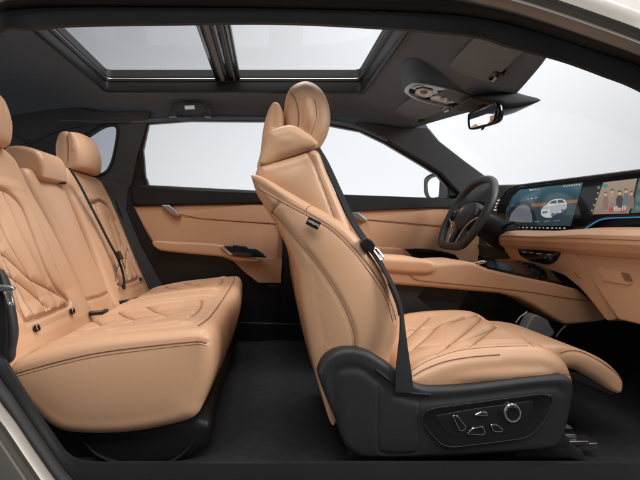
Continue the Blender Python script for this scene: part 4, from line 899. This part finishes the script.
obj('column',tube([WP(0,0,-.02),WP(0,-.005,-.10),WP(0,-.01,-.22)],[.055,.06,.07],20),'black_plastic',sw)
# ================================================================== OVERHEAD PARTS
oc = thing('overhead_console','silver rimmed overhead lamp console on the black roof lining ahead of the sunroof','lamp console',(.65,1.735,.58))
OP0 = np.array((.66,1.735,.507)); ON = np.array((-.14,0,-1.0)); ON = ON/np.linalg.norm(ON)
def RP(px,py,dz=0): return onplane(px,py,OP0+ON*dz,ON)
def OL(px, dz=0): return [RP(a,b,dz) for a,b in px]
ring_ = [(404.5,90),(407.5,85.3),(414,82.6),(424,82.8),(440,86),(460,91),(480,96.5),(489,100),(488,104),(480,108.6),(468,109.5),(450,107.3),(430,103.2),(416,98.6),(407.5,94)]
ol = spline(OL(ring_),120,True); cen = ol.mean(0)
pod = sheet([ol, cen+(ol-cen)*1.02-ON*.008, cen+(ol-cen)*1.06-ON*.016, cen+(ol-cen)*1.12-ON*.035, cen+(ol-cen)*1.14-ON*.08],True)
obj('console_pod',pod,'headliner',oc)
inn = cen+(ol-cen)*.90
obj('bezel',sheet([ol-ON*.004,ol+ON*.003,cen+(ol-cen)*.965+ON*.004,inn+ON*.002,inn-ON*.012],True),'satin_silver',oc)
obj('recess',sheet([inn-ON*.008]+[cen+(inn-cen)*k-ON*.012 for k in (.95,.6,.3,.02)],True),'gloss_black',oc)
def ocp(px, dz, th, m, name): return obj(name,pillow(rounded(OL(px,dz-.012),.004),-ON,th,.0025,60),m,oc)
ocp([(416,90.5),(423,88.8),(433,91.2),(432,96.5),(425,98),(414,95)],.005,.006,'lamp_lens','reading_lamp')
ocp([(419.5,91.8),(424,90.8),(428,92),(426,94.6),(420.5,93.8)],.008,.004,'grey_plastic','lamp_switch')
ocp([(431,97.4),(438,96),(454,99.8),(455,103),(446,104),(430,100.2)],.005,.006,'lamp_lens','reading_lamp')
ocp([(437,92.6),(447,92.0),(464,96),(464,99.3),(452,99.3),(438,95.5)],.004,.006,'grey_plastic','switch_bar')
ocp([(440,98),(444,97.4),(444,99.8),(440,100)],.008,.004,'gloss_black','lamp_switch'); ocp([(447,99.3),(451,98.9),(451,101.4),(447,101.6)],.008,.004,'gloss_black','lamp_switch')
ocp([(470,96),(474,97),(473,100),(469.5,99)],.005,.004,'lamp_lens','warning_lens')
ocp([(474,98.2),(485,101),(484,103.6),(477,106.8),(470.5,105.2)],.004,.006,'grey_plastic','sunglass_lid')
# visors
def visor(label, y0, y1, sgn):
    v = thing('sun_visor',label,'sun visor',(.62,(y0+y1)/2,.55),'sun visors')
    def z(x,y): return zroof(x,y)-.030
    m = (lambda y: y) if sgn > 0 else (lambda y: 3.47-y)
    zz = lambda x: .562-.36*(x-.615)
    pts = rounded([(.61,m(1.25)),(.735,m(1.22)),(.778,m(1.60)),(.625,m(1.60))],[.02,.02,.03,.04])
    n = np.array((.36,0,1.0))
    obj('visor_panel',pillow([np.array((a,b,zz(a))) for a,b in pts],n,.018,.007,160),'visor_vinyl',v)
    k = obj('visor_clip',pillow(rounded([np.array((a,m(b),zz(a)-.006)) for a,b in ((.742,1.50),(.772,1.49),(.777,1.56),(.75,1.565))],.008),n,.02,.005,60),'gloss_black',v)
    obj('clip_pin',tube([(.758,m(1.51),zz(.758)-.010),(.764,m(1.55),zz(.764)-.010)],.006,8),'satin_silver',k)
    obj('visor_hinge',pillow(rounded([np.array((a,m(b),zz(a)-.006)) for a,b in ((.722,1.25),(.742,1.245),(.748,1.29),(.728,1.295))],.006),n,.026,.005,60),'black_plastic',v)
visor('dark grey sun visor on the roof lining nearer the open doorway',1.20,1.60,1)
visor('dark grey sun visor below the silver lamp console, above the far front window',1.87,2.25,-1)
# rear-view mirror
rv = thing('rearview_mirror','rear-view mirror hanging under the black sensor cover at the windscreen top','mirror',(.84,1.70,.47))
rp0 = P(486,116,1.66); rn = np.array((-.84,-.54,-.104)); rn = rn/np.linalg.norm(rn)
def RM(pts, d=0): return [onplane(a,b,rp0+rn*d,rn) for a,b in pts]
ml = spline([(468.5,117),(470,113.5),(480,108.5),(492,103),(495,103.5),(495.5,110),(494,120),(490,123.5),(480,126.5),(471.5,128.8),(469,127)],70,True)
m1 = obj('mirror_housing',pillow(RM(spline([(468,117),(469.8,112.8),(480,107.5),(493,101.8),(498.5,103),(500.5,110),(499,119),(494,123.5),(482,127.2),(471,129.8),(468.3,127.5)],70,True)),-rn,.03,.010,120,cap1=6,bulge1=.012),'gloss_black',rv)
obj('mirror_glass',pillow(RM(ml,.0025),-rn,.006,.0015,100),'mirror_glass',m1)
obj('mirror_rim',tube(np.array(RM(ml,.004)),.0028,8,True),'black_plastic',m1)
obj('dimmer_tab',tube(RM([(484.5,125.5),(483,128.5),(481.5,129.5)],.002),.004,8),'black_plastic',m1)
obj('sensor_cover',pillow(spline(PL([(470,97),(490,92),(513,90),(530,95),(541,99.5),(536,102.5),(520,107),(505,107.5),(496,104)],1.62),70,True),(0,1,0),.16,.02,120,cap0=8,bulge=.012),'black_plastic',rv)
obj('mirror_stem',tube([P(497,108,1.69),P(503,104,1.70),P(508,100,1.70)],.012,10),'black_plastic',rv)
